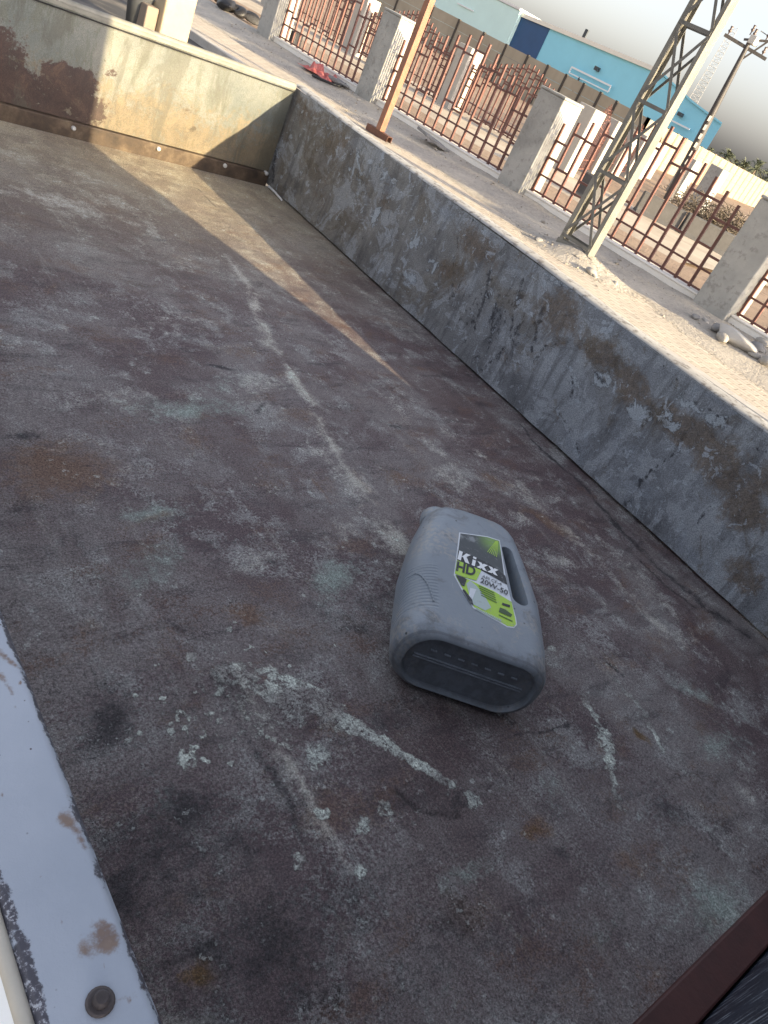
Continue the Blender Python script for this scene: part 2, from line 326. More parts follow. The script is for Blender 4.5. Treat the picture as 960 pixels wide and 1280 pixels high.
# ---- right side wall: inner sheet with dents, rail on top, outer sheet
def RWp(px, py): q = onp(px, py, (XR, 0, 0), (1, 0, 0)); return (q[1], q[2])
NY2, NZ2 = 420, 60
yy = np.linspace(-.12, YF+.03, NY2); zz = np.linspace(.007, HT-.006, NZ2); A, B = np.meshgrid(yy, zz)
wx = A+.02*(vnoise(A, B, 14, 31)-.5)*2; wy = B+.02*(vnoise(A, B, 14, 32)-.5)*2
brown = np.zeros_like(A); dark = np.zeros_like(A); flake = np.zeros_like(A); blue = np.zeros_like(A)
for px, py, a, b, an, s in [(700, 395, .10, .09, .3, .9), (750, 440, .10, .05, 0, .9), (790, 490, .12, .05, .2, 1), (860, 540, .13, .05, 0, 1), (900, 580, .10, .07, .2, 1), (930, 640, .08, .06, 0, 1), (960, 600, .05, .10, 0, .9), (560, 340, .10, .08, 0, .7), (600, 310, .14, .05, 0, .8), (420, 180, .20, .08, 0, .6), (400, 240, .12, .10, 0, .5), (480, 250, .1, .06, 0, .5), (930, 720, .06, .06, 0, .9), (640, 450, .08, .05, 0, .5), (380, 140, .12, .06, 0, .7)]:
    brown = mx(brown, np.clip(1.5*s*blob(wx, wy, RWp(px, py), a*1.35, b*1.35, an, 1.0), 0, 1))
for px, py, a, b, s in [(520, 300, .04, .05, 1), (510, 345, .05, .03, 1), (450, 230, .07, .06, .8), (470, 270, .05, .05, .9), (445, 205, .05, .05, .8), (540, 330, .05, .05, .7), (720, 480, .03, .03, .9), (750, 480, .03, .035, 1), (800, 520, .06, .035, 1), (840, 530, .05, .03, 1), (890, 525, .05, .03, 1), (700, 350, .07, .02, .8), (480, 220, .10, .05, .6), (410, 165, .06, .04, .6), (860, 500, .07, .02, .9)]:
    flake = mx(flake, s*blob(wx, wy, RWp(px, py), a, b, 0, .7))
for px, py, a, b, s in [(620, 400, .10, .12, .6), (660, 420, .09, .12, .7), (800, 620, .12, .06, .7), (720, 560, .12, .05, .8), (860, 690, .10, .05, .8), (640, 330, .2, .03, .5), (900, 500, .12, .03, .9), (560, 270, .12, .03, .8), (500, 180, .2, .03, .6), (780, 560, .08, .06, .7)]:
    blue = mx(blue, s*blob(wx, wy, RWp(px, py), a, b, 0, .9))
for p, q, wd in [((770, 640), (845, 560), .006), ((640, 420), (655, 350), .010), ((610, 425), (625, 370), .012), ((665, 440), (680, 385), .010), ((590, 415), (615, 340), .008), ((635, 445), (660, 395), .012), ((560, 370), (575, 290), .004), ((660, 295), (735, 350), .016), ((735, 350), (815, 412), .010), ((560, 260), (640, 310), .003), ((790, 430), (960, 575), .0025), ((720, 470), (715, 500), .008), ((745, 470), (755, 490), .008), ((820, 520), (800, 535), .004), ((860, 660), (890, 630), .003), ((345, 190), (340, 225), .02), ((700, 520), (730, 570), .008), ((780, 560), (790, 580), .008), ((750, 690), (780, 640), .004), ((660, 300), (740, 365), .01)]:
    dark = mx(dark, stroke(wx, wy, [RWp(*p), RWp(*q)], wd))
for j in range(60):
    y0 = random.uniform(.2, 2.4); z0 = random.uniform(.02, .3); L = random.uniform(.02, .10)
    dark = mx(dark, random.uniform(.25, .6)*stroke(A, B, [(y0, z0), (y0+random.uniform(-.01, .01)+L*.15, z0-L)], random.uniform(.0015, .004)))
for j in range(40):
    px, py = random.uniform(590, 690), random.uniform(340, 440); y0, z0 = RWp(px+.45*(py-390), py); L = random.uniform(.03, .09)
    dark = mx(dark, random.uniform(.5, .95)*stroke(wx, wy, [(y0, z0), (y0+L*.25, z0-L)], random.uniform(.003, .010)))
low = np.clip(1-B/.10, 0, 1)
Dx = .010*(vnoise(A, B, 4.5, 41, 3)-.5)*2+.003*(vnoise(A, B, 18, 42, 3)-.5)*2
Dx = Dx*np.clip((HT-B)/.08, 0, 1)*np.clip(B/.10+.25, 0, 1)+.005*(vnoise(A, A*0, 6, 43, 3)-.5)*2*np.clip(B/.3+.2, 0, 1)
bot = .0045*(vnoise(A, A*0, 5, 45, 3)-.5)*2*np.clip(1-B/.08, 0, 1)
m = MB(); m.v = list(zip((XR+Dx).ravel(), A.ravel(), (B+bot).ravel()))
idx = np.arange(NY2*NZ2).reshape(NZ2, NY2)
m.f = np.stack([idx[:-1, :-1], idx[1:, :-1], idx[1:, 1:], idx[:-1, 1:]], -1).reshape(-1, 4).tolist(); m.smooth = [True]*len(m.f)
k = Mat('peeling_side_wall')
n1 = k.noise(4, 5, .6, dist=.5); n2 = k.noise(17, 8, .68, dist=.6); n3 = k.noise(85, 6, .7); n4 = k.noise(420, 3, .6); st = k.noise(8, 6, .65, k.vec((1, 3.5, .7), (.15, 0, 0)), .4)
base = k.ramp(n1, [(.3, (.105, .110, .122)), (.5, (.172, .181, .198)), (.7, (.135, .134, .135))])
base = k.mix(k.math('MULTIPLY', k.step(k.sep(1), -.4, .9), .6), base, k.ramp(n2, [(.35, (.105, .098, .088)), (.65, (.185, .175, .158))]))
base = k.mix(k.math('MULTIPLY', k.step(k.noise(7, 9, .70, None, .8), .50, .53), .6), base, (.225, .238, .258))
base = k.mix(k.math('MULTIPLY', k.step(st, .48, .66), .5), base, (.070, .070, .076))
nm = k.math('ADD', k.math('MULTIPLY', n2, .65), k.math('MULTIPLY', n3, .5))
npl0 = k.noise(26, 9, .72, None, 1.2)
base = k.mix(k.math('MULTIPLY', gate(k.attr('blue'), nm, -.1, .4), .75), base, (.165, .178, .20))
base = k.mix(k.math('MULTIPLY', gate(k.attr('brown'), k.math('ADD', k.math('MULTIPLY', nm, .55), k.math('MULTIPLY', npl0, .45)), .0, .45), .72), base, k.ramp(n3, [(.35, (.070, .054, .043)), (.65, (.135, .108, .086))]))
npl = k.noise(26, 9, .72, None, 1.2)
fl = k.step(k.math('ADD', k.math('MULTIPLY', k.attr('flake'), .80), k.math('MULTIPLY_ADD', npl, 3.4, -1.72)), .50, .545)
rim = k.math('MULTIPLY', k.math('MULTIPLY', fl, k.math('SUBTRACT', 1.0, fl)), 4.0)
base = k.mix(fl, base, k.mix(n3, (.20, .215, .235), (.26, .28, .305)))
base = k.mix(k.math('MULTIPLY', rim, .9), base, (.02, .02, .024))
base = k.mix(k.math('MULTIPLY', k.math('MULTIPLY', gate(k.attr('dark'), k.math('ADD', n3, k.math('MULTIPLY', st, .08)), -.15, .4), .8), k.step(n2, .40, .5)), base, (.030, .030, .036))
pr = k.math('MULTIPLY', k.step(k.noise(4.0, 9, .72, None, .9), .54, .57), .4)
base = k.mix(pr, base, k.ramp(n3, [(.35, (.075, .062, .050)), (.65, (.115, .098, .078))]))
fine = k.step(k.noise(30, 7, .72, None, .8), .585, .61)
base = k.mix(k.math('MULTIPLY', fine, .7), base, (.24, .26, .29))
base = k.mix(.6, base, k.ramp(n4, [(.35, (.55, .55, .55)), (.65, (1.35, 1.35, 1.35))]), 'MULTIPLY')
hgt = k.math('ADD', k.math('ADD', k.math('MULTIPLY', fl, .8), k.math('MULTIPLY', n3, .8)), k.math('MULTIPLY', n4, .25))
base = k.gamma(base, 1.38, (2.95, 2.92, 2.80))
mwall = k.fin(base, .62, hgt, .002, .9, 0, .4)
side = m.build('side_wall', mwall, truck, fix=False, attrs=dict(brown=brown.ravel(), dark=dark.ravel(), flake=flake.ravel(), blue=blue.ravel()))

k = Mat('dusty_rail_paint')
n1 = k.noise(6, 6, .6); n2 = k.noise(40, 6, .7)
mrail = k.fin(k.mix(k.step(n2, .5, .62), k.ramp(n1, [(.35, (.34, .33, .31)), (.65, (.46, .45, .42))]), (.2, .18, .16)), .7, n2, .001, .6)
m = MB(); ny = 90; ys = np.linspace(-.12, YF+.03, ny)
sec = [(0, -.006), (.002, -.002), (.008, .001), (.030, .002), (.052, .001), (.060, -.004), (.062, -.05)]
dv = .005*(vnoise(ys, ys*0, 6, 43, 3)-.5)*2
for i, y in enumerate(ys): m.v += [(XR+a+dv[i]*.9, y, HT+b+.003*math.sin(y*5+1)*(b > -.01)) for a, b in sec]
ns_ = len(sec)
for i in range(ny-1):
    for j in range(ns_-1): m.f.append([i*ns_+j, i*ns_+j+1, (i+1)*ns_+j+1, (i+1)*ns_+j]); m.smooth.append(True)
m.build('side_rail', mrail, truck)
moutw = plain('white_truck_paint', (.78, .80, .80), .35, .08, 3, .0005, rnd=False)
m = MB(); m.box(XR+.040, XR+.058, -.12, YF+.03, -.10, HT-.05); m.build('outer_panel', moutw, truck, .004)
mblk = plain('black_underbody', (.015, .014, .014), .8, .3, 6, .001, rnd=False)
m = MB(); m.box(XL-.03, XR+.036, -.12, YF+.02, -.16, -.035); m.build('bed_frame', mblk, truck)
# pale sliver standing in for sunlight through the wall and floor gap
mgap = plain('gap_light_white', (.8, .8, .78), .35, .1, 30, .0003, rnd=False)
m = MB(); p = onz(336, 233, .006); q = onz(352, 250, .004); m.tube([p, (p+q)/2+np.array([0, .002, .002]), q], .004, 6); m.build('gap_light_sliver', mgap, truck)

# ---- tailgate at the far end
def TGp(px, py): q = onp(px, py, (0, YF, 0), (0, 1, 0)); return (q[0], q[2])
NX3, NZ3 = 300, 84
xx = np.linspace(XL-.01, XR-.012, NX3); zz = np.linspace(.048, HT-.012, NZ3); A, B = np.meshgrid(xx, zz)
wx = A+.018*(vnoise(A, B, 16, 51)-.5)*2; wy = B+.018*(vnoise(A, B, 16, 52)-.5)*2
rustm = np.zeros_like(A); brown = np.zeros_like(A); dark = np.zeros_like(A)
for px, py, a, b, s in [(20, 95, .12, .055, 1), (60, 120, .13, .05, 1), (100, 110, .07, .055, 1), (-30, 90, .2, .10, 1), (15, 70, .05, .04, .9), (90, 92, .05, .03, .9), (140, 92, .035, .02, .6), (75, 105, .1, .03, 1), (-40, 60, .2, .12, 1), (108, 135, .09, .07, 1), (105, 100, .05, .05, 1), (60, 145, .2, .04, 1), (20, 130, .25, .05, 1), (90, 120, .10, .06, 1), (75, 88, .07, .04, .9)]:
    rustm = mx(rustm, s*blob(wx, wy, TGp(px, py), a, b, 0, .6))
brown = np.clip(1.35-(wy-.05)/.15, 0, 1)*.95
for px, py, a, b, s in [(195, 132, .22, .05, .8), (240, 145, .14, .05, .8), (260, 150, .06, .04, .6), (160, 150, .12, .05, .7), (215, 115, .12, .03, .6)]: brown = mx(brown, s*blob(wx, wy, TGp(px, py), a, b, 0, .9))
dark = mx(dark, blob(wx, wy, TGp(241, 163), .018, .012, 0, .8)); dark = mx(dark, .5*blob(wx, wy, TGp(235, 138), .05, .02, 0, .9))
for j in range(30):
    x0 = random.uniform(.5, 1.6); z0 = random.uniform(.06, .3); dark = mx(dark, random.uniform(.2, .5)*stroke(A, B, [(x0, z0), (x0+random.gauss(0, .006), z0-random.uniform(.01, .05))], .002))
Dy = .006*(vnoise(A, B, 4, 55, 3)-.5)*2
m = MB(); m.v = list(zip(A.ravel(), (YF+Dy).ravel(), B.ravel())); idx = np.arange(NX3*NZ3).reshape(NZ3, NX3)
m.f = np.stack([idx[:-1, :-1], idx[:-1, 1:], idx[1:, 1:], idx[1:, :-1]], -1).reshape(-1, 4).tolist(); m.smooth = [True]*len(m.f)
k = Mat('tailgate_paint')
n1 = k.noise(5, 5, .6, dist=.5); n2 = k.noise(20, 8, .68, dist=.6); n3 = k.noise(90, 6, .7); n4 = k.noise(420, 3, .6); st = k.noise(10, 6, .65, k.vec((2.5, 1, .7)), .4)
base = k.ramp(n1, [(.3, (.108, .122, .116)), (.5, (.148, .156, .142)), (.7, (.185, .185, .162))])
base = k.mix(k.math('MULTIPLY', k.step(st, .50, .62), .6), base, (.115, .122, .100))
nm = k.math('ADD', k.math('MULTIPLY', n2, .65), k.math('MULTIPLY', n3, .5))
base = k.mix(k.math('MULTIPLY', gate(k.attr('brown'), nm, -.2, .5), .75), base, k.ramp(n2, [(.35, (.12, .094, .060)), (.65, (.185, .150, .098))]))
base = k.mix(k.math('MULTIPLY', gate(k.attr('rust'), nm, .0, .2), .92), base, k.ramp(n2, [(.3, (.040, .028, .026)), (.55, (.070, .047, .040)), (.7, (.11, .075, .055))]))
base = k.mix(k.math('MULTIPLY', gate(k.attr('dark'), nm, -.1, .3), .7), base, (.07, .06, .045))
base = k.mix(k.math('MULTIPLY', k.step(k.noise(32, 7, .72, None, .8), .60, .63), .35), base, (.12, .11, .08))
base = k.mix(.45, base, k.ramp(n4, [(.35, (.6, .6, .6)), (.65, (1.3, 1.3, 1.3))]), 'MULTIPLY')
base = k.mix(k.math('MULTIPLY', k.step(k.noise(6, 8, .7, k.vec((1.8, 1, .5)), .8), .50, .60), .5), base, (.085, .085, .068))
base = k.gamma(base, 1.3, (1.86, 1.83, 1.86))
mtg = k.fin(base, .6, k.math('ADD', n3, k.math('MULTIPLY', n2, .8)), .0018, .8, 0, .4)
tg = m.build('tailgate', mtg, truck, fix=False, attrs=dict(rust=rustm.ravel(), brown=brown.ravel(), dark=dark.ravel()))
k = Mat('rusty_lip'); n2 = k.noise(14, 8, .7); n3 = k.noise(80, 5, .7)
mlip = k.fin(k.ramp(n2, [(.3, (.026, .018, .013)), (.5, (.065, .043, .027)), (.7, (.15, .11, .07))]), .7, n3, .0015, .8)
m = MB(); m.box(XL-.01, XR-.012, YF-.012, YF+.02, -.012, .046); m.build('tailgate_lip', mlip, tg, .003)
m = MB(); m.box(XL-.01, XR-.010, YF-.004, YF+.03, HT-.012, HT-.004); m.tube([(XL-.01, YF+.008, HT-.002), (.9, YF+.008, HT-.001), (XR-.010, YF+.008, HT-.002)], .010, 10); m.build('tailgate_rim', plain('worn_rim_steel', (.20, .195, .165), .6, .35, 14, .001, rnd=False), tg)
m = MB(); m.box(XL-.01, XR-.012, YF-.0075, YF+.004, HT-.0195, HT-.0165); m.build('rim_seam', mblk, tg)
m = MB(); m.box(XL-.01, XR-.012, YF+.022, YF+.036, -.06, HT-.014); m.build('tailgate_outer_skin', moutw, tg)
mbolt = plain('galvanised_bolt', (.62, .62, .60), .35, .2, 60, .0003, metal=.3)
for px, py in [(90, 158), (196, 184), (279, 205), (331, 215)]:
    x, z = TGp(px, py); m = MB(); yb = YF-.0135 if z < .046 else YF-.006
    m.tube([(x, yb+.012, z), (x, yb-.004, z), (x, yb-.006, z)], [.0068, .0068, .004], 10); m.build('bolt', mbolt, tg)

# ---- left side wall and white rail beside the photographer
k = Mat('chipped_white_rail')
n1 = k.noise(9, 5, .6); n2 = k.noise(60, 7, .7); n3 = k.noise(260, 4, .6); e = k.attr('edge'); r = k.attr('rust')
base = k.ramp(n1, [(.35, (.36, .405, .475)), (.65, (.43, .475, .545))])
base = k.mix(k.math('MULTIPLY', gate(r, n2, -.2, .35), .9), base, k.ramp(n2, [(.35, (.12, .062, .042)), (.65, (.24, .165, .115))]))
base = k.mix(k.math('MULTIPLY', gate(e, n2, -.05, .12), .9), base, k.ramp(k.noise(330, 5, .7), [(.48, (.030, .025, .036)), (.56, (.075, .066, .085)), (.61, (.42, .44, .48))]))
base = k.mix(k.math('MULTIPLY', k.step(k.voro(140, 'F1'), .10, .05), k.step(n1, .5, .55)), base, (.07, .05, .05))
mlr = k.fin(base, .5, k.math('ADD', n2, k.math('MULTIPLY', n3, .4)), .0008, .7)
NYl, NXl = 1000, 56; ys = np.linspace(-.115, YF-.01, NYl); xs = np.linspace(0, 1, NXl)
m = MB(); eg = []; ru = []
prof = lambda t: (.0892+.0468*t, HT - .005*max(0, (t-.88)/.12)**2 - .004*max(0, (.06-t)/.06)**2)
for y in ys:
    for t in xs:
        x, z = prof(t); m.v.append((x, y, z+.0006*math.sin(31*y)*t)); 
XX = np.array([v[0] for v in m.v]); YY = np.array([v[1] for v in m.v])
L0 = lambda px, py: tuple(onz(px, py, HT)[:2])
eg = mx(np.clip((XX-.1295)/.005, 0, 1)*(vnoise(YY, YY*0, 40, 61)*1.3+.35), np.clip((.0972-XX)/.0045, 0, 1)*(.8+.5*vnoise(YY, YY*0, 30, 62)))
ru = mx(blob(XX, YY, L0(133, 1168), .012, .013, 0, .7), .8*blob(XX, YY, L0(108, 1190), .006, .008, 0, .9)); ru = mx(ru, .95*stroke(XX, YY, [L0(80, 1022), L0(95, 1035), L0(107, 1060)], .006)); ru = mx(ru, .8*blob(XX, YY, L0(105, 1120), .004, .004, 0, .8))
ru = mx(ru, .95*stroke(XX, YY, [L0(0, 815), L0(20, 832), L0(34, 835)], .004)); ru = mx(ru, .8*stroke(XX, YY, [L0(0, 845), L0(14, 865), L0(20, 885)], .003))
bq = onz(125, 1253, HT); ru = mx(ru, .85*(vnoise(XX*8, YY*8, 30, 63))*blob(XX, YY, (bq[0], bq[1]), .011, .011, 0, .7)); ru = mx(ru, .5*stroke(XX, YY, [(bq[0], bq[1]), (bq[0]+.012, bq[1]-.004)], .005))
for k_ in range(26): ru = mx(ru, random.uniform(.6, 1)*blob(XX, YY, (random.uniform(.098, .134), random.uniform(.06, .36)), .0012, .0014, 0, .6))
for y0 in np.arange(.5, 2.4, .16): ru = mx(ru, .8*blob(XX, YY, (.12+.012*math.sin(y0*37), y0), .01, .02, 0, .8))
for i in range(NYl-1):
    for j in range(NXl-1): a = i*NXl+j; m.f.append([a, a+1, a+NXl+1, a+NXl]); m.smooth.append(True)
lrail = m.build('side_rail', mlr, truck, fix=False, attrs=dict(edge=eg, rust=ru)); lrail['label'] = 'chipped pale blue white painted side rail with rust spots'
m = MB(); m.box(XL-.012, XL-.001, -.115, YF-.01, -.03, HT-.0055); m.build('side_wall', mwall, truck)
mlipb = plain('beige_seal', (.50, .47, .40), .6, .2, 20, .0008, rnd=False)
m = MB(); m.tube([(.0862, -.115, HT-.0045), (.0862, 1.2, HT-.0045), (.0862, YF-.01, HT-.0045)], .0036, 10); m.build('edge_seal', mlipb, truck)
m = MB(); sec = [(.0832, HT-.006), (.074, HT-.014), (.050, HT-.045), (.030, HT-.10), (.022, .15), (.026, 0), (.04, -.12)]
for y in (-.115, YF+.03): m.v += [(a, y, b) for a, b in sec]
n_ = len(sec)
for j in range(n_-1): m.f.append([j, j+1, n_+j+1, n_+j]); m.smooth.append(True)
m.build('outer_panel', plain('bright_white_paint', (.86, .88, .87), .3, .05, 3, .0004, rnd=False), truck)
mrb = plain('rusty_bolt', (.10, .085, .085), .55, .35, 90, .0006, metal=.4)
q = onz(125, 1253, HT); m = MB()
m.tube([(q[0], q[1], HT-.001), (q[0], q[1], HT+.0012), (q[0], q[1], HT+.0015)], [.0062, .0062, .0052], 20)
m.tube([(q[0], q[1], HT+.001), (q[0], q[1], HT+.004), (q[0], q[1], HT+.005)], [.0036, .0036, .0026], 14); m.build('bolt', mrb, truck)

# ---- front end of the bed: red oxide strip, navy headboard, cab
mred = plain('red_oxide_paint', (.078, .024, .020), .55, .4, 16, .001, rnd=False)
m = MB(); m.box(XL, XR-.006, -.1005, -.060, -.01, .012); m.build('cross_strip', mred, truck, .003)
k = Mat('scratched_navy_paint'); n1 = k.noise(10, 5, .6); sv = k.noise(30, 6, .7, k.vec((6, 1, .45), (0, .12, 0)), .3); n3 = k.noise(150, 4, .6)
mnav = k.fin(k.mix(k.step(sv, .555, .60), k.ramp(n1, [(.35, (.009, .014, .026)), (.65, (.017, .026, .044))]), (.26, .29, .33)), .45, n3, .0006, .5)
m = MB(); m.box(XL-.035, XR+.004, -.135, -.103, -.02, .62); m.build('headboard', mnav, truck, .004)
# cab (behind the photographer; throws the shade over the bed)
def ring(x0, x1, y, z0, z1): return [(x0, y, z0), (x1, y, z0), (x1, y, z1), (x0, y, z1)]
m = MB(); pr = [(-.16, -.30), (-.16, 1.12), (-.30, 1.16), (-1.15, 1.16), (-1.32, 1.12), (-1.72, .52), (-1.80, .10), (-1.80, -.45), (-.16, -.45)]
m.prism([(XL-.035, y, z) for y, z in pr], (XR+.006-XL+.035, 0, 0)); cab = m.build('cab', mnav, truck, .03)
mgl = plain('dark_window_glass', (.02, .025, .028), .08, .1, 3, 0, rnd=False, spec=.6)
m = MB(); m.box(.42, 1.36, -.157, -.148, .66, 1.04); m.build('rear_window', mgl, cab, .004)
m = MB(); m.prism([(XR+.008, y, z) for y, z in [(-.42, .58), (-.42, 1.02), (-1.24, 1.02), (-1.50, .58)]], (.006, 0, 0)); m.build('side_window', mgl, cab)
m = MB(); m.prism([(XL-.037, y, z) for y, z in [(-.42, .58), (-.42, 1.02), (-1.24, 1.02), (-1.50, .58)]], (-.006, 0, 0)); m.build('side_window', mgl, cab)
m = MB(); m.prism([(.22, -1.352, 1.08), (1.52, -1.352, 1.08), (1.52, -1.735, .505), (.22, -1.735, .505)], (0, -.012, .004)); m.build('windscreen', mgl, cab)
mty = plain('tyre_rubber', (.02, .02, .02), .9, .3, 30, .002, rnd=False); mrim = plain('painted_steel_rim', (.45, .45, .44), .5, .2, 12, .001, rnd=False)
for x0 in (.02, 1.56):
    for y0 in (-.95, 1.75):
        m = MB(); c = lambda r, x: [(x, y0+r*math.cos(t), -.80+r*math.sin(t)) for t in np.linspace(0, 2*math.pi, 29)[:-1]]
        rr = [(.20, x0), (.30, x0), (.33, x0+.03), (.33, x0+.16), (.30, x0+.19), (.20, x0+.19)]
        for r_, x_ in rr: m.v += c(r_, x_)
        for i in range(len(rr)-1):
            for j in range(28): m.f.append([i*28+j, i*28+(j+1) % 28, (i+1)*28+(j+1) % 28, (i+1)*28+j]); m.smooth.append(True)
        ty = m.build('wheel', mty, truck)
        m = MB(); m.tube([(x0+.03, y0, -.80), (x0+.16, y0, -.80)], .205, 28); m.build('rim', mrim, ty)
m = MB(); m.box(.45, .53, -1.7, 2.4, -.55, -.165); m.box(1.2, 1.28, -1.7, 2.4, -.55, -.165); m.box(.1, 1.6, 1.70, 1.80, -.85, -.75); m.box(.1, 1.6, -1.0, -.9, -.85, -.75); m.build('chassis', mblk, truck)

# ================================================================== OIL JUG
U = np.array([.627, .779, 0]); U /= np.linalg.norm(U); V = np.array([U[1], -U[0], 0]); O = np.array([.749, .354, .0035])
jug = empty('oil_jug', tuple(O), math.atan2(U[1], U[0]))
tag(jug, 'grey plastic engine oil jug with green HD 20W-50 label lying on the truck bed', 'oil jug')
# local frame: x = along the jug (base to cap), y = towards the spout side, z = up; so v = -y
NS = 64
st_ = [  # u, vL, vR, thickness, corner radius
    (.000, -.0825, .1105, .092, .041), (.003, -.088, .116, .098, .044), (.009, -.093, .121, .103, .046), (.018, -.097, .125, .106, .047),
    (.06, -.0965, .129, .107, .046), (.12, -.093, .131, .107, .044), (.16, -.090, .131, .107, .042), (.172, -.089, .130, .107, .042), (.20, -.084, .126, .106, .040), (.25, -.075, .119, .104, .038),
    (.295, -.065, .112, .100, .036), (.318, -.058, .108, .096, .034), (.332, -.050, .104, .091, .033), (.343, -.026, .099, .085, .032), (.351, .004, .092, .078, .030), (.356, .018, .084, .068, .027), (.358, .028, .074, .05, .02)]
def section(u, vl, vr, T, r):
    r = min(r, T*.49); zc = .0535; pts = []
    hw = (vr-vl)/2-r; hh = T/2-r; cv = (vl+vr)/2; n4 = NS//4
    for q, (sx, sz) in enumerate([(1, 1), (-1, 1), (-1, -1), (1, -1)]):
        for i in range(n4):
            t = math.pi/2*(q+i/(n4-1)); pts.append((u, -(cv+sx*hw+r*math.cos(t)), zc+sz*hh+r*math.sin(t)))
    return pts
# densify stations
st2 = []
for a, b in zip(st_[:-1], st_[1:]):
    n = max(1, int((b[0]-a[0])/.012))
    for i in range(n): st2.append(tuple(a[j]+(b[j]-a[j])*i/n for j in range(5)))
st2.append(st_[-1])
rings = [section(0.0088, -.0755, .1035, .083, .0385), section(.0084, -.0772, .1052, .0855, .0395), section(.002, -.0795, .1075, .0885, .0405), section(-.0002, -.0808, .1088, .0900, .0410)]+[section(*s) for s in st2]
m = MB()
for r_ in rings: m.v += r_
for i in range(len(rings)-1):
    for j in range(NS): m.f.append([i*NS+j, i*NS+(j+1) % NS, (i+1)*NS+(j+1) % NS, (i+1)*NS+j]); m.smooth.append(True)
m.f.append(list(range(NS))); m.smooth.append(False); m.f.append(list(reversed(range(len(m.v)-NS, len(m.v))))); m.smooth.append(True)
k = Mat('grey_hdpe_plastic')
n1 = k.noise(7, 6, .6); n2 = k.noise(45, 6, .65); n3 = k.noise(300, 3, .6)
base = k.ramp(n1, [(.35, (.165, .190, .220)), (.65, (.200, .228, .262))])
dirt = k.step(k.noise(16, 7, .72, None, .6), .52, .70)
base = k.mix(k.math('MULTIPLY', dirt, .75), base, (.085, .085, .085))
dust = k.math('MULTIPLY', k.step(k.noise(9, 8, .75, None, .5), .47, .62), k.step(k.noise(140, 3, .6), .42, .58))
base = k.mix(k.math('MULTIPLY', dust, .65), base, (.28, .265, .245))
edge_ = k.step(xs_ if False else k.sep(0), .035, .004)      # scuffed, dirty bottom edge
base = k.mix(k.math('MULTIPLY', k.math('MULTIPLY', k.math('MULTIPLY', edge_, k.step(k.sep(0), .0, .006)), k.step(n2, .45, .62)), .6), base, (.075, .08, .088))
base = k.mix(k.math('MULTIPLY', k.step(k.math('ABSOLUTE', k.math('SUBTRACT', k.sep(0), .0075)),   .0022, .0012), .45), base, (.062, .070, .084))      # shade painted onto the recessed base
scr = k.step(k.noise(26, 6, .7, k.vec((1, 7, 1), (0, 0, .5))), .62, .68)
base = k.mix(k.math('MULTIPLY', scr, .3), base, (.26, .28, .30))
base = k.mix(k.math('MULTIPLY', k.step(k.voro(48, 'F1'), .12, .05), k.step(n1, .48, .52)), base, (.05, .055, .06))
xs_ = k.sep(0); ys_ = k.sep(1)
# moulded grip ribs on the spout side, ended by an arc
grip = k.math('MULTIPLY', k.step(ys_, .052, .058), k.math('MULTIPLY', k.step(xs_, .05, .055), k.step(xs_, .150, .145)))
rib = k.math('MULTIPLY', k.math('SINE', k.math('MULTIPLY', xs_, 900.0)), grip)
base = k.mix(k.math('MULTIPLY', k.step(k.sep(0), .016, .003), .38), base, (.08, .088, .10))  # rim of the base darkened too, carrying on the painted shade
hgt = k.math('ADD', k.math('MULTIPLY', n3, .3), k.math('ADD', k.math('MULTIPLY', n2, .5), k.math('MULTIPLY', rib, .55)))
base = k.mix(1.0, base, (1.36, 1.36, 1.34), 'MULTIPLY')
mjug = k.fin(base, k.ramp(n2, [(.3, (.36,)*3), (.7, (.52,)*3)]), hgt, .0012, .8, 0, .5)
body = m.build('body', mjug, jug)
# handle slot, cut right through
cut = MB(); pts = []
def J(x, y, z=.1105):     # a point of the jug's top face, from the close-up crop of the photograph
    q = onz(470+x/4, 620+y/4, z)-O; return (q.dot(U), q.dot(V))
qa, qb = J(658, 268), J(722, 515); a = (qa[0], -qa[1]); b = (qb[0], -qb[1])
ax = Vector((b[0]-a[0], b[1]-a[1], 0)).normalized(); pxv = Vector((-ax.y, ax.x, 0))
ra, rb = .0095, .0135
for t in np.linspace(math.pi/2, 3*math.pi/2, 10): pts.append(Vector((a[0], a[1], 0))+ra*(math.cos(t)*ax+math.sin(t)*pxv))
for t in np.linspace(-math.pi/2, math.pi/2, 10): pts.append(Vector((b[0], b[1], 0))+rb*(math.cos(t)*ax+math.sin(t)*pxv))
cut.prism([p+Vector((0, 0, -.05)) for p in pts], (0, 0, .25)); co = cut.build('handle_slot_cutter', mjug, None)
co.location = (0, 0, 0)
bo = body.modifiers.new('slot', 'BOOLEAN'); bo.operation = 'DIFFERENCE'; bo.solver = 'EXACT'
body.parent = None; bo.object = co
dg = bpy.context.evaluated_depsgraph_get(); nm_ = bpy.data.meshes.new_from_object(body.evaluated_get(dg))
body.modifiers.clear(); body.data = nm_; bpy.data.objects.remove(co, do_unlink=True); body.parent = jug
bv = body.modifiers.new('bevel', 'BEVEL'); bv.width = .003; bv.segments = 3; bv.limit_method = 'ANGLE'; bv.angle_limit = .9
for p in nm_.polygons: p.use_smooth = True
try: nm_.set_sharp_from_angle(angle=.8)
except Exception: pass
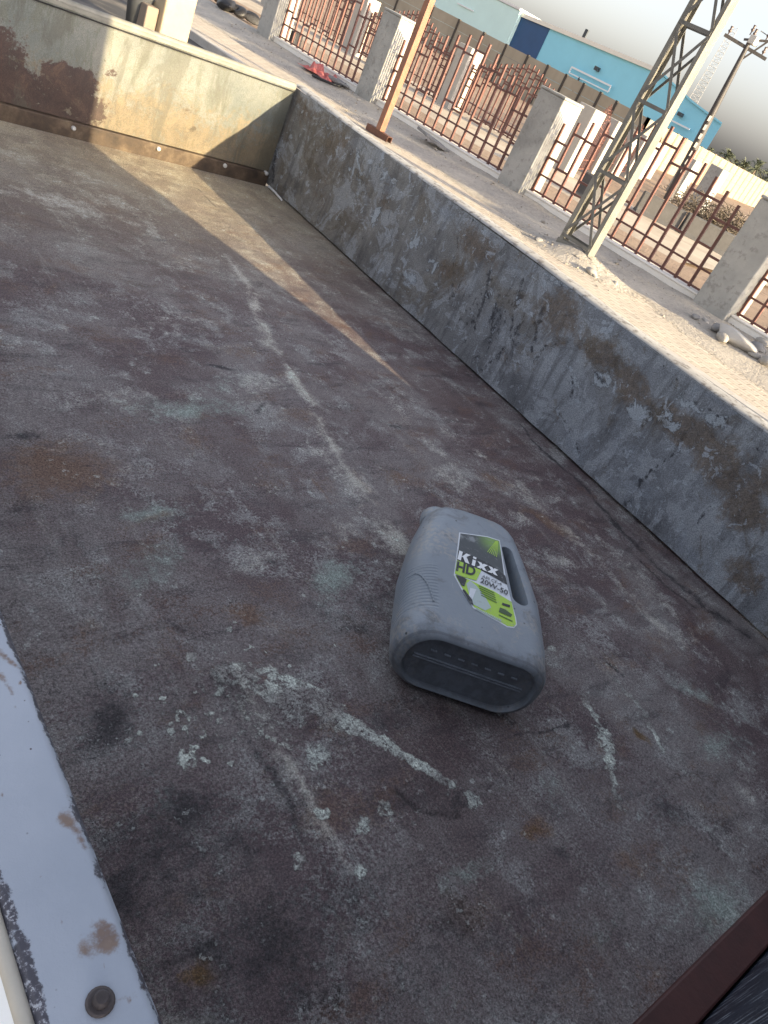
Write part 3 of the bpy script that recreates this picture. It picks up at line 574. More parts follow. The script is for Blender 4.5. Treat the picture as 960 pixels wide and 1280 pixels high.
# arc bead round the grip, seam and notches of the base, cap
def surfz(u, v):
    for p, q in zip(st_[:-1], st_[1:]):
        if p[0] <= u <= q[0]:
            f_ = (u-p[0])/(q[0]-p[0]); vl, vr, T, r = [p[j]+(q[j]-p[j])*f_ for j in range(1, 5)]; r = min(r, T*.49)
            e_ = max(0, vl+r-v, v-(vr-r)); return .0535+T/2-r+math.sqrt(max(0, r*r-e_*e_))
    return .107
m = MB(); arc = []
for (x, y) in [(175, 385), (200, 386), (225, 398), (248, 425), (265, 455), (278, 490), (288, 528)]:
    z = .10
    for _ in range(5): u_, v_ = J(x, y, z+.0035); z = surfz(u_, v_)
    arc.append((u_, -v_, z+.0002))
m.tube(arc, .0016, 6); m.build('grip_bead', mjug, jug)
m = MB(); m.box(.0066, .0092, -.094, .068, .0515, .0533); m.box(.0066, .0092, -.094, .068, .0562, .0576)
mscf = plain('scuffed_plastic', (.30, .335, .38), .5, .3, 60, .0004); m.build('base_seam', mscf, jug)
m = MB()
for i in range(7):
    y = .05-.02*i-.004; m.box(.0066, .0092, y-.005, y+.004, .0705, .0720)
m.build('base_notches', mscf, jug)
m = MB(); cz = .058; cv = .036
m.tube([(.305, cv, cz), (.334, cv-.002, cz)], .022, 28); m.build('neck', mjug, jug)
m = MB(); n = 48
prof_ = [(.327, .0240), (.329, .0250), (.348, .0246), (.351, .0230), (.352, .018), (.352, .0)]
for i, (u_, r_) in enumerate(prof_):
    for j in range(n):
        t = 2*math.pi*j/n; rr = r_+(.0006 if (j % 2 and .328 < u_ < .349) else 0); m.v.append((u_, cv-.003+rr*math.cos(t), cz+rr*math.sin(t)))
for i in range(len(prof_)-1):
    for j in range(n): m.f.append([i*n+j, i*n+(j+1) % n, (i+1)*n+(j+1) % n, (i+1)*n+j]); m.smooth.append(True)
cap = m.build('cap', mjug, jug)
# ---- label: printed sheet just above the top face
TOP = .0535+.0535
def topz(u):
    for a, b in zip(st_[:-1], st_[1:]):
        if a[0] <= u <= b[0]: return .0535+(a[3]+(b[3]-a[3])*(u-a[0])/(b[0]-a[0]))/2
    return TOP
def sheet(name, poly, mat, parent, lift, th=.0002):
    bm = bmesh.new(); vs = [bm.verts.new((u, -v, 0)) for u, v in poly]; bm.faces.new(vs)
    for u in np.arange(.09, .31, .012):
        g = bm.verts[:]+bm.edges[:]+bm.faces[:]; bmesh.ops.bisect_plane(bm, geom=g, plane_co=(u, 0, 0), plane_no=(1, 0, 0))
    for v_ in bm.verts: v_.co.z = topz(v_.co.x)+lift
    bmesh.ops.recalc_face_normals(bm, faces=bm.faces)
    if sum(f.normal.z for f in bm.faces) < 0: bmesh.ops.reverse_faces(bm, faces=bm.faces)
    me = bpy.data.meshes.new(name); bm.to_mesh(me); bm.free(); me.materials.append(mat)
    o = bpy.data.objects.new(name, me); COL.objects.link(o); o.parent = parent; return o
def printed(name, col, rough=.4, c2=None):
    k = Mat(name); n2 = k.noise(120, 5, .7); n1 = k.noise(20, 5, .6)
    c = k.mix(k.math('MULTIPLY', k.step(n2, .56, .66), .45), k.mix(n1, col, c2 or col), (.30, .31, .31))
    return k.fin(c, rough, n2, .0002, .4)
# gradient picture area of the label (dark grey print fading to green)
k = Mat('label_picture'); n2 = k.noise(120, 5, .7); n1 = k.noise(40, 5, .6); g = k.sep(1); h = k.sep(0)
gr = k.math('MULTIPLY', k.step(g, -.010, -.048), k.step(h, .222, .262))
c = k.mix(gr, (.055, .066, .072), (.20, .36, .07)); c = k.mix(k.step(h, .268, .300), c, (.19, .215, .21))
c = k.mix(k.math('MULTIPLY', k.math('MULTIPLY', k.step(n1, .5, .6), k.step(g, -.025, -.010)), k.step(h, .236, .25)), c, (.24, .26, .27))
c = k.mix(k.math('MULTIPLY', k.step(n2, .56, .66), .35), c, (.3, .31, .31)); mpic = k.fin(c, .4, n2, .0002, .4)
mdark = printed('label_black', (.018, .022, .028)); mgreen = printed('label_green', (.38, .64, .05), .4, (.48, .70, .08)); mwhite = printed('label_white', (.70, .74, .78))
mpale = printed('label_pale', (.42, .50, .50), .4, (.50, .60, .56))
LABP = [(418, 178), (388, 395), (432, 478), (486, 562), (545, 596), (610, 630), (655, 657), (690, 661), (705, 645), (700, 610), (655, 450), (622, 215), (560, 196)]
def JP(pts): return [J(*p) for p in pts]
lab = sheet('label', JP(LABP), mwhite, jug, .0003); lab['label'] = 'green white and black oil label'
sheet('picture_field', JP([(424, 184), (408, 300), (500, 330), (640, 400), (619, 219), (560, 201)]), mpic, lab, .0006)
sheet('wordmark_band', JP([(410, 275), (404, 322), (530, 375), (655, 446), (646, 400), (560, 335), (480, 300)]), mdark, lab, .0008)
sheet('grade_field', JP([(404, 323), (393, 390), (440, 408), (500, 425), (522, 382), (525, 373)]), mgreen, lab, .0010)
sheet('lower_field', JP([(396, 398), (436, 470), (490, 556), (548, 590), (612, 624), (656, 651), (688, 655), (699, 642), (694, 610), (677, 531), (590, 478), (490, 432), (440, 410)]), mgreen, lab, .0006)
sheet('photo_patch', JP([(450, 440), (478, 540), (545, 575), (575, 560), (540, 500), (500, 450), (470, 425)]), mpale, lab, .0009)
sheet('photo_patch', JP([(470, 460), (500, 470), (480, 520), (462, 500)]), mwhite, lab, .0011)
sheet('corner_patch', JP([(397, 396), (424, 448), (440, 455), (452, 420), (440, 411)]), mdark, lab, .0012)
sheet('edge_scuff', JP([(430, 472), (470, 540), (486, 550), (478, 520), (440, 470)]), mdark, lab, .0013)
for i in range(6):
    x0 = 556+9*i; sheet('light_ray', JP([(x0, 280+5*i), (x0+3, 281+5*i), (603+2*i, 222), (600+2*i, 221)]), mgreen, lab, .0011)
def mapped(me_or_pts, bl, br, tl, bbox):
    (x0, y0, x1, y1) = bbox; L_, R_, T_2 = np.array(J(*bl)), np.array(J(*br)), np.array(J(*tl)); out = []
    for x, y in me_or_pts: out.append(tuple(L_+(R_-L_)*((x-x0)/(x1-x0))+(T_2-L_)*((y-y0)/(y1-y0))))
    return out
def text(st, bl, br, tl, mat, name, bold=0.0, lift=.0015):
    cu = bpy.data.curves.new(name, 'FONT'); cu.body = st; cu.size = 1; cu.offset = bold; cu.fill_mode = 'FRONT'
    o = bpy.data.objects.new(name, cu); COL.objects.link(o)
    dg = bpy.context.evaluated_depsgraph_get(); me = bpy.data.meshes.new_from_object(o.evaluated_get(dg))
    bpy.data.objects.remove(o, do_unlink=True)
    P2 = [(v_.co.x, v_.co.y) for v_ in me.vertices]; bb = (min(p[0] for p in P2), min(p[1] for p in P2), max(p[0] for p in P2), max(p[1] for p in P2))
    for v_, (u_, w_) in zip(me.vertices, mapped(P2, bl, br, tl, bb)): v_.co = (u_, -w_, topz(u_)+lift)
    me.materials.clear(); me.materials.append(mat); o = bpy.data.objects.new(name, me); COL.objects.link(o); o.parent = lab; return o
mink = printed('label_ink', (.02, .025, .03)); mwt = printed('label_white_ink', (.85, .87, .88))
# wordmark drawn as heavy strokes: K i x x
WM = [[(0, 0), (.085, 0), (.085, 1), (0, 1)], [(.08, .40), (.175, 1), (.285, 1), (.16, .48)], [(.10, .56), (.20, .62), (.30, 0), (.19, 0)],
      [(.35, 0), (.43, 0), (.43, .66), (.35, .66)], [(.35, .78), (.43, .78), (.43, 1), (.35, 1)]]
for x0 in (.47, .74): WM += [[(x0, .68), (x0+.10, .68), (x0+.26, 0), (x0+.16, 0)], [(x0+.16, .68), (x0+.26, .68), (x0+.10, 0), (x0, 0)]]
m = MB()
for ip, poly in enumerate(WM):
    q = mapped(poly, (405, 318), (606, 404), (416, 274), (0, 0, 1, 1)); m.add([(u_, -v_, topz(u_)+.0014+.00004*ip) for u_, v_ in q], [(3, 2, 1, 0)])
wmo = m.build('wordmark', mwt, lab, fix=False)
for p_ in wmo.data.polygons:
    if p_.normal.z < 0: p_.flip()
text('HD', (397, 376), (492, 406), (405, 328), mink, 'grade_text', .034)
text('API CF-4', (528, 410), (625, 452), (530, 396), mink, 'class_text')
text('20W-50', (519, 434), (655, 500), (524, 411), mink, 'viscosity_text', .012)
msm = printed('label_small_ink', (.10, .19, .03))
for i in range(5): sheet('small_print', JP([(512+3*i, 448+12*i), (512+3*i, 453+12*i), (590+3*i, 490+12*i), (590+3*i, 485+12*i)]), msm, lab, .0012)
sheet('volume_mark', JP([(630, 536), (628, 547), (667, 560), (669, 548)]), mink, lab, .0012)
sheet('maker_mark', JP([(618, 560), (612, 582), (672, 608), (680, 596), (645, 570)]), printed('label_dark_green', (.05, .10, .03)), lab, .0012)
sheet('small_print', JP([(612, 594), (612, 599), (680, 632), (681, 626)]), msm, lab, .0012)
for i in range(16):
    x = 500+8*i; y = 560+3.9*i; sheet('warning_strip', JP([(x, y), (x-2, y+11), (x+3, y+13), (x+5, y+2)]), mpale, lab, .0012)

# ================================================================== SETTING OUTSIDE
D = np.array([-.0349, .9994]); NRM = np.array([.9994, .0349])          # along the fence / away from the truck
FP0 = np.array([10.47, 4.0])
def zs(s): return -.021*np.clip(s, -8, 24)                              # the street falls gently away
def fp(s, t, z=0): q = FP0+D*s+NRM*t; return (q[0], q[1], z+float(zs(s)))
def onfence(px, py, t=0):
    q = onp(px, py, (*(FP0+NRM*t), 0), (*NRM, 0)); s = (q[:2]-FP0).dot(D); return s, q[2]

k = Mat('dry_earth'); n1 = k.noise(.25, 6, .6); n2 = k.noise(3, 7, .65); n3 = k.noise(30, 5, .6)
c = k.ramp(n1, [(.35, (.27, .20, .15)), (.65, (.35, .265, .20))]); c = k.mix(k.math('MULTIPLY', k.step(n2, .5, .65), .6), c, (.18, .135, .10)); c = k.mix(k.math('MULTIPLY', k.step(n3, .6, .7), .4), c, (.52, .45, .36))
mearth = k.fin(c, .95, k.math('ADD', n2, k.math('MULTIPLY', n3, .4)), .05, .7, 0, .1)
m = MB(); R = 3000; m.add([(-R, -R, -2.4), (R, -R, -2.4), (R, R, -2.4), (-R, R, -2.4)], [(0, 1, 2, 3)])
tag(m.build('ground', mearth), kind='structure')
# yard behind the fence, gently falling away
m = MB(); tt = [.02, 1, 2, 3, 4.5, 6, 8, 12, 20, 40, 70, 140]; ss = list(np.linspace(-60, 80, 60))
for t in tt:
    for s in ss:
        z = -.90-.004*t+.03*math.sin(s*1.7+t)*math.sin(t*1.3+s*.4)*(1 if .5 < t < 30 else 0); m.v.append(fp(s, t, z if t < 130 else -2.6))
n_ = len(ss)
for i in range(len(tt)-1):
    for j in range(n_-1): a = i*n_+j; m.f.append([a, a+1, a+n_+1, a+n_]); m.smooth.append(True)
tag(m.build('yard', mearth), kind='structure')
# pale lane inside the yard
k = Mat('pale_dusty_lane'); n1 = k.noise(1.2, 6, .6); n2 = k.noise(14, 5, .6)
mlane = k.fin(k.ramp(n1, [(.35, (.40, .34, .27)), (.65, (.52, .455, .37))]), .95, n2, .01, .6, 0, .1)
m = MB(); tt = [3.0, 3.3, 4, 5, 6, 8]; ss = list(np.linspace(3.2, 80, 50))
for i, t in enumerate(tt):
    for s in ss: m.v.append(fp(s+(.8*math.sin(t) if s < 3 else 0), t+(.25*math.sin(s*1.1) if t < 3.5 else 0), -.845-.004*t if t > 3.1 else -.93))
n_ = len(ss)
for i in range(len(tt)-1):
    for j in range(n_-1): a = i*n_+j; m.f.append([a, a+1, a+n_+1, a+n_]); m.smooth.append(True)
tag(m.build('lane', mlane), kind='structure')
# road beside the truck
k = Mat('dusty_asphalt'); n1 = k.noise(.8, 6, .6); n2 = k.noise(60, 5, .65)
c = k.mix(k.step(n1, .4, .65), (.075, .072, .07), (.21, .185, .155)); mroad = k.fin(c, .9, n2, .006, .7, 0, .2)
m = MB(); ROADZ = -1.13
for a_, b_ in [(-70, -8), (-8, 24), (24, 110)]: m.add([fp(a_, -14, ROADZ), fp(a_, -2.90, ROADZ), fp(b_, -2.90, ROADZ), fp(b_, -14, ROADZ)], [(0, 3, 2, 1)])
tag(m.build('road', mroad), kind='structure')
k = Mat('roadside_dirt'); n1 = k.noise(.6, 6, .6); n2 = k.noise(20, 5, .65)
m = MB()
for a_, b_ in [(-70, -8), (-8, 24), (24, 110)]: m.add([fp(a_, -80, -1.14), fp(a_, -14, -1.135), fp(b_, -14, -1.135), fp(b_, -80, -1.14)], [(0, 3, 2, 1)])
tag(m.build('verge', k.fin(k.ramp(n1, [(.35, (.34, .28, .21)), (.65, (.42, .35, .27))]), .95, n2, .02, .7, 0, .1)), kind='structure')
# kerb
mkerb = plain('kerb_concrete', (.47, .44, .40), .9, .18, 5, .004, rnd=False)
m = MB(); s = -40.0
while s < 60:
    a, b = s+.004, s+.996; ch = [(-2.95, ROADZ-.1), (-2.95, -1.012), (-2.935, -.998), (-2.78, -.997), (-2.78, ROADZ-.1)]
    vs_ = [fp(q, t, z) for q in (a, b) for t, z in ch]; n_ = 5
    m.add(vs_, [tuple(range(5)), tuple(reversed(range(5, 10)))]+[((i+1) % 5, i, 5+i, 5+(i+1) % 5) for i in range(5)]); s += 1.0
tag(m.build('kerb', mkerb), kind='structure')
# pavement: interlocking pavers, sandy towards the fence
NT, NSS = 60, 560
T_, S_ = np.meshgrid(np.linspace(-2.778, .06, NT), np.linspace(-14, 22, NSS))
def pavez(t, s):
    z = -1.0+.14*np.clip((t+1.5)/1.3, 0, 1)**1.5
    return z+.012*(vnoise(t, s, 1.5, 71, 4)-.5)*2*np.clip((t+2.9)/.5, 0, 1)+.035*np.clip(vnoise(t, s, .9, 72, 4)-.52, 0, 1)*np.clip((t+2.3)/.6, 0, 1)*2
Zp = pavez(T_, S_)
s0, _z = 0, 0
twc = np.array([8.90, 6.27]); tws = (twc-FP0).dot(D); twt = (twc-FP0).dot(NRM)
dd = np.hypot((T_-twt-.03)/.62, (S_-tws+.05)/1.0); Zp += .16*np.clip(1-dd, 0, 1)**1.3*(.7+.6*vnoise(T_, S_, 7, 73, 3))
m = MB(); q = FP0[None, None, :]+S_[..., None]*D+T_[..., None]*NRM; m.v = list(zip(q[..., 0].ravel(), q[..., 1].ravel(), (Zp+zs(S_)).ravel()))
idx = np.arange(NT*NSS).reshape(NSS, NT); m.f = np.stack([idx[:-1, :-1], idx[:-1, 1:], idx[1:, 1:], idx[1:, :-1]], -1).reshape(-1, 4).tolist(); m.smooth = [True]*len(m.f)
sand = np.clip((T_+1.75+.6*(vnoise(T_, S_, .8, 74)-.5)*2)/.5, 0, 1); sand = mx(sand, np.clip((1.25-dd)*2, 0, 1))
k = Mat('sandy_pavers')
vr = k.vec((1, 1, 1), (0, 0, -math.atan2(D[1], D[0])))
bk = k.t.nodes.new('ShaderNodeTexBrick'); k.put(bk.inputs['Vector'], vr); bk.inputs['Scale'].default_value = 1.0
bk.inputs['Brick Width'].default_value = .21; bk.inputs['Row Height'].default_value = .105; bk.inputs['Mortar Size'].default_value = .006; bk.inputs['Mortar Smooth'].default_value = .3
bk.inputs['Color1'].default_value = (.52, .455, .375, 1); bk.inputs['Color2'].default_value = (.60, .53, .44, 1); bk.inputs['Mortar'].default_value = (.33, .28, .22, 1)
n1 = k.noise(1.5, 6, .6); n2 = k.noise(22, 6, .65); n3 = k.noise(120, 4, .6)
sa = k.step(k.math('ADD', k.attr('sand'), k.math('MULTIPLY', k.math('SUBTRACT', n2, .5), 1.2)), .3, .7)
sc_ = k.ramp(k.math('ADD', k.math('MULTIPLY', n1, .5), k.math('MULTIPLY', n2, .5)), [(.35, (.33, .30, .27)), (.5, (.46, .42, .365)), (.65, (.57, .52, .445))])  # sand greyed a little, shade by the fence painted into its tone
c = k.mix(sa, k.mix(k.math('MULTIPLY', k.step(n1, .45, .7), .5), bk.outputs['Color'], (.56, .50, .41)), sc_)
hgt = k.math('ADD', k.math('MULTIPLY', k.math('MULTIPLY', bk.outputs['Fac'], -1.0), k.math('SUBTRACT', 1.0, sa)), k.math('ADD', k.math('MULTIPLY', n2, k.math('ADD', .5, k.math('MULTIPLY', sa, 2.5))), k.math('MULTIPLY', n3, .5)))
tag(m.build('pavement', k.fin(c, .95, hgt, .012, .8, 0, .1), fix=False, attrs=dict(sand=sand.ravel())), kind='structure')

def gpos(px, py, z=-.97):
    q = onz(px, py, z)
    for _ in range(6):
        r = q[:2]-FP0; t = r.dot(NRM); s = r.dot(D)
        zz_ = float(pavez(np.array([[min(max(t, -2.89), .05)]]), np.array([[s]]))[0, 0])+float(zs(s)); q = onz(px, py, zz_)
    return q

# ---- near fence: pillars, plinths, iron panels
k = Mat('cement_render'); k.shift(); n1 = k.noise(2.2, 7, .65); n2 = k.noise(9, 7, .7); n3 = k.noise(60, 5, .6); zz_ = k.sep(2)
c = k.ramp(n1, [(.35, (.29, .285, .265)), (.5, (.36, .355, .33)), (.65, (.42, .41, .38))]); c = k.mix(k.math('MULTIPLY', k.step(n2, .52, .64), .5), c, (.20, .19, .172))
c = k.mix(k.math('MULTIPLY', k.step(k.noise(1.4, 6, .6, k.vec((1, 1, .3))), .52, .62), .4), c, (.40, .39, .36)); c = k.mix(k.math('MULTIPLY', k.math('MULTIPLY', k.step(zz_, .35, .0), k.step(n2, .38, .55)), .6), c, (.33, .285, .23))
mpil = k.fin(c, .92, k.math('ADD', n2, k.math('MULTIPLY', n3, .5)), .012, .8, 0, .2)
mpl = plain('whitewashed_plinth', (.84, .80, .73), .9, .10, 4, .005)
k = Mat('red_oxide_iron'); n1 = k.noise(5, 6, .65); n2 = k.noise(50, 5, .65)
miron = k.fin(k.ramp(n1, [(.35, (.105, .042, .032)), (.65, (.185, .080, .060))]), .6, n2, .001, .6)
ROT = math.atan2(D[1], D[0])   # local x runs along the fence (away), local y towards the truck
SP = 4.42; PW = .52; PD = .50
tops = {}
s_list = [onfence(335, 50, -.25)[0]+.27, onfence(482, 7, -.25)[0]-PW/2, onfence(680, 101, -.25)[0]-PW/2, onfence(957, 238, -.25)[0]-PW/2]; s_list.append(s_list[3]-3.7)
print('PILLARS', [round(float(x), 2) for x in s_list], onfence(680, 101, -.25), onfence(710, 117, -.25), onfence(612, 47), onfence(850, 158))
plab = ['grey concrete pillar at the far left end of the iron fence, beside black rubbish', 'grey concrete pillar half hidden by the orange steel post', 'grey concrete pillar left of the lattice pole, between two fence panels',
        'large grey concrete pillar at the right edge with stones at its foot', 'grey concrete pillar nearest to the truck cab end of the fence']
PH = 1.52; PZ = -.90
proto = None
def pillar_mesh():
    m = MB(); m.box(-PW/2, PW/2, -PD/2, PD/2, 0, PH-.04); m.box(-PW/2-.012, PW/2+.012, -PD/2-.012, PD/2+.012, PH-.04, PH); return m
for i, s in enumerate(s_list):
    if proto is None: o = proto = pillar_mesh().build('concrete_pillar', mpil, None, .018)
    else: o = proto.copy(); COL.objects.link(o)
    o.location = fp(s, 0, PZ); o.rotation_euler = (0, 0, ROT); tag(o, plab[i], 'pillar', 'concrete pillars of the near fence')
pan_lab = ['red iron fence panel above the red cloth and black bag', 'red iron fence panel between the orange post and the pillar beside it', 'red iron fence panel behind the lattice pole', 'red iron fence panel cut off at the right edge of the photo']
wal_lab = ['whitewashed low wall under the iron panel by the red cloth', 'whitewashed low wall behind the broken concrete slab', 'whitewashed low wall behind the foot of the lattice pole', 'whitewashed low wall cut off at the right edge of the photo']
PL = 3.55-PW
def panel_parts(parent, L, nb, h0, h1, dens=1, th=.022, detail=True):
    xs = np.linspace(-L/2+.03, L/2-.03, nb); bars = MB(); hs = []
    for i, x in enumerate(xs):
        t = abs(i-(nb-1)/2)/((nb-1)/2); h = h1-(h1-h0)*t**1.15; hs.append(h)
        bars.box(x-th/2, x+th/2, -th/2, th/2, 0, h)
    bars.build('vertical_bars', miron, parent)
    m = MB(); m.box(-L/2+.005, L/2-.005, -.014, .014, .018, .046); m.build('bottom_rail', miron, parent)
    m = MB(); m.box(-L/2+.005, L/2-.005, -.013, .013, .262, .288); m.build('middle_rail', miron, parent)
    rnd = random.Random(3); m = MB()
    for i in range(nb-1):
        x0, x1 = xs[i], xs[i+1]; h = min(hs[i], hs[i+1])
        zs = [h-.16-.10*(i % 2)]
        if dens > 1: zs += [h-.34-.08*(i % 3), h-.52+.05*(i % 2), h-.09]
        elif i % 3 != 2: zs.append(.46+.08*(i % 2))
        for z in zs:
            if z > .36:
                if dens == 1: m = MB()
                m.box(x0-.004, x1+.004, -th*.54, th*.54, z-th*.5, z+th*.5)
                if dens == 1: m.build('short_rail', miron, parent)
    if dens > 1: m.build('short_rail', miron, parent)
pproto = None
plinth_proto = None
for i in range(4):
    s = (s_list[i]+s_list[i+1])/2
    if plinth_proto is None:
        m = MB(); m.box(-PL/2, PL/2, -.15, .12, -.08, .12); m.box(-PL/2, PL/2, -.165, .135, .12, .15); po = plinth_proto = m.build('low_wall', mpl, None, .012)
    else: po = plinth_proto.copy(); COL.objects.link(po)
    po.location = fp(s, 0, PZ); po.rotation_euler = (0, math.atan(.021), ROT); fx_ = (s_list[i]-s_list[i+1]-PW)/PL; po.scale = (fx_, 1, 1)
    tag(po, wal_lab[i], 'low wall', 'low walls under the near fence')
    if pproto is None:
        pproto = empty('iron_fence'); panel_parts(pproto, PL, 15, 1.05, 1.62, th=.032); o = pproto
    else: o = copy_tree(pproto)
    o.location = fp(s, 0, PZ+.148); o.rotation_euler = (0, math.atan(.021), ROT); o.scale = (fx_, 1, 1); tag(o, pan_lab[i], 'fence panel', 'iron panels of the near fence')

# ---- far fence inside the yard
def groundz(p): r_ = np.array(p[:2])-FP0; t = r_.dot(NRM); return -.90-.004*t+float(zs(r_.dot(D)))
C0 = np.array([16.56, 13.2]); dL = np.array([-.10, .995])
dR = np.array([.876, .482]); far_p = [C0+dL*13.0, C0+dL*8.6, C0+dL*4.25, C0]+[C0+dR*4.4*i for i in range(1, 6)]
mpil2 = plain('far_cement_render', (.44, .41, .36), .92, .12, 3.5, .006)
fl_ = ['pale pillar of the far fence seen between the bars of the leftmost panel', 'pale pillar of the far fence just right of the tall orange post', 'pale pillar of the far fence behind the middle of the second panel', 'pale pillar of the far fence just right of the big mid frame pillar',
       'pale pillar of the far fence just left of the lattice pole', 'pale pillar of the far fence seen through the lattice pole', 'pale pillar of the far fence just right of the lattice pole', 'pale pillar of the far fence between lattice pole and utility pole', 'last pale pillar of the far fence, by the utility pole']
fproto = None; fpanel = None
for i, p in enumerate(far_p):
    if fproto is None:
        m = MB(); m.box(-.26, .26, -.24, .24, -.1, 1.58); o = fproto = m.build('concrete_pillar', mpil2, None, .02)
    else: o = fproto.copy(); COL.objects.link(o)
    o.location = (p[0], p[1], groundz(p));     o.rotation_euler = (0, 0, ROT); tag(o, fl_[i], 'pillar', 'pale pillars of the far fence')
fpl = ['distant rust red fence panel seen through the leftmost near panel', 'distant rust red fence panel left of the pale pillar in the second bay', 'distant rust red fence panel right of the pale pillar in the second bay', 'distant rust red fence panel left of the lattice pole',
       'second distant rust red fence panel left of the lattice pole, past the corner pillar', 'distant rust red fence panel behind the lattice pole', 'distant rust red fence panel just right of the lattice pole', 'farthest rust red fence panel by the utility pole']
for i in range(8):
    a, b = far_p[i], far_p[i+1]; L = np.hypot(*(b-a)); c_ = (a+b)/2
    if fpanel is None or i == 3:
        fpanel = empty('iron_fence'); panel_parts(fpanel, L-.54, 23 if i < 3 else 17, 1.10, 1.72, 2, .032 if i < 3 else .018); o = fpanel; L0_ = L
    else:
        o = copy_tree(fpanel); o.scale = ((L-.54)/(L0_-.54), 1, 1)
    o.location = (*c_, groundz(c_)+.12); o.rotation_euler = (0, 0, math.atan2(*(b-a)[::-1])); tag(o, fpl[i], 'fence panel', 'rust red panels of the far fence')

# ---- long low grey concrete block wall in the yard
mgb = plain('shade_grey_block', (.085, .082, .080), .9, .2, 3, .01)  # dark tone carries the blocks' shade in their colour
pa = onz(722, 240, -.93); pb = onz(800, 262, -.93); pc = onz(850, 290, -.93); pd = onz(935, 330, -.93)
lowl = ['grey concrete barrier block at the left, behind the lattice pole', 'grey concrete barrier block right of the lattice pole', 'grey concrete barrier block beside the right edge pillar']
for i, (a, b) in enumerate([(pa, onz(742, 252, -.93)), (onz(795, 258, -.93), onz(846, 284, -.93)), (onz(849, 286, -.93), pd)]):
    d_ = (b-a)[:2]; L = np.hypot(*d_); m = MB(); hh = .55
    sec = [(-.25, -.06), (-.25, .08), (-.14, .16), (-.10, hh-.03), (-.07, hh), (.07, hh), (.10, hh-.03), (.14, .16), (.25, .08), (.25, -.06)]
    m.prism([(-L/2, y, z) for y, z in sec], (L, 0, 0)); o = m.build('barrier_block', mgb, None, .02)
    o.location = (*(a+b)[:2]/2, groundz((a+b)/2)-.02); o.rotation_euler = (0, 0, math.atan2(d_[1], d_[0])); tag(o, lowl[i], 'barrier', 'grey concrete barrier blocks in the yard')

# ---- lattice pole
k = Mat('pole_paint'); k.shift(); n1 = k.noise(4, 6, .6); n2 = k.noise(40, 5, .6)
mpole = k.fin(k.ramp(n1, [(.35, (.155, .15, .13)), (.65, (.22, .21, .18))]), .65, n2, .001, .6)
mlace = plain('dark_pole_paint', (.15, .146, .13), .65, .25, 6, .001)
tower = empty('lattice_pole', (8.82, 6.27, -1.06)); tag(tower, 'tall pale steel lattice power pole standing in rubble on the pavement', 'power pole')
tower.rotation_euler = (0, 0, math.radians(6))
TH = 7.5; wY0, wY1 = .255, .20; dX0, dX1 = .17, .15
def twp(z): f_ = z/TH; return wY0+(wY1-wY0)*f_, dX0+(dX1-dX0)*f_
for sgn in (-1, 1):       # each leg a channel: web facing outwards, flanges facing front and back
    m = MB(); n_ = 2; t_ = .007; fw = .055; vs_ = []
    for z in (0, TH):
        wy, dx = twp(z); y = sgn*wy
        sec = [(0, y), (dx, y), (dx, y-sgn*fw), (dx-t_, y-sgn*fw), (dx-t_, y-sgn*t_), (t_, y-sgn*t_), (t_, y-sgn*fw), (0, y-sgn*fw)]
        vs_ += [(a, b, z) for a, b in sec]
    m.add(vs_, [tuple(range(8)), tuple(reversed(range(8, 16)))]+[((i+1) % 8, i, 8+i, 8+(i+1) % 8) for i in range(8)])
    m.build('leg', mpole, tower)
pit = .86; z = .22; j = 0
while z < TH-1:
    for x_ in (0, 1):
        wy, dx = twp(z); wy2, dx2 = twp(z+pit); xo = -.006 if x_ == 0 else dx+.006; xo2 = -.006 if x_ == 0 else dx2+.006
        m = MB(); m.bar((xo, -wy+.02, z), (xo, wy-.02, z), .008, .042); m.build('strut', mlace, tower)
        m = MB()
        m.bar((xo-.008*(1-2*x_), -wy+.03, z+.05), (xo2-.008*(1-2*x_), wy2-.03, z+pit-.05), .006, .036)
        if x_ == 0 or j % 2 == 0: m.bar((xo+.0, wy-.03, z+.05), (xo2, -wy2+.03, z+pit-.05), .006, .036)
        m.build('lacing', mlace, tower)
    z += pit; j += 1
m = MB(); m.box(-.01, .24, -.27, .27, .02, .16); m.build('base_plate', mpole, tower, .004)

# ---- orange steel post on its foot
k = Mat('orange_primer_steel'); n1 = k.noise(6, 6, .65); n2 = k.noise(50, 5, .65)
morg = k.fin(k.ramp(n1, [(.35, (.22, .100, .060)), (.65, (.31, .150, .092))]), .6, n2, .001, .6)
q = gpos(472, 171); post = empty('steel_post', tuple(q)); post.rotation_euler = (0, 0, math.radians(5))
tag(post, 'tall orange brown steel post on a short tube foot at the pavement edge', 'post')
m = MB(); m.box(-.055, .055, -.055, .055, .10, 4.2); m.build('column', morg, post, .006)
m = MB(); t_ = .007; m.box(-.05, .05, -.27, .27, 0, t_); m.box(-.05, .05, -.27, .27, .10-t_, .10); m.box(-.05, -.05+t_, -.27, .27, t_, .10-t_); m.box(.05-t_, .05, -.27, .27, t_, .10-t_)
mft = plain('dark_rusty_tube', (.14, .062, .04), .65, .3, 10, .001, rnd=False); m.build('foot', mft, post)

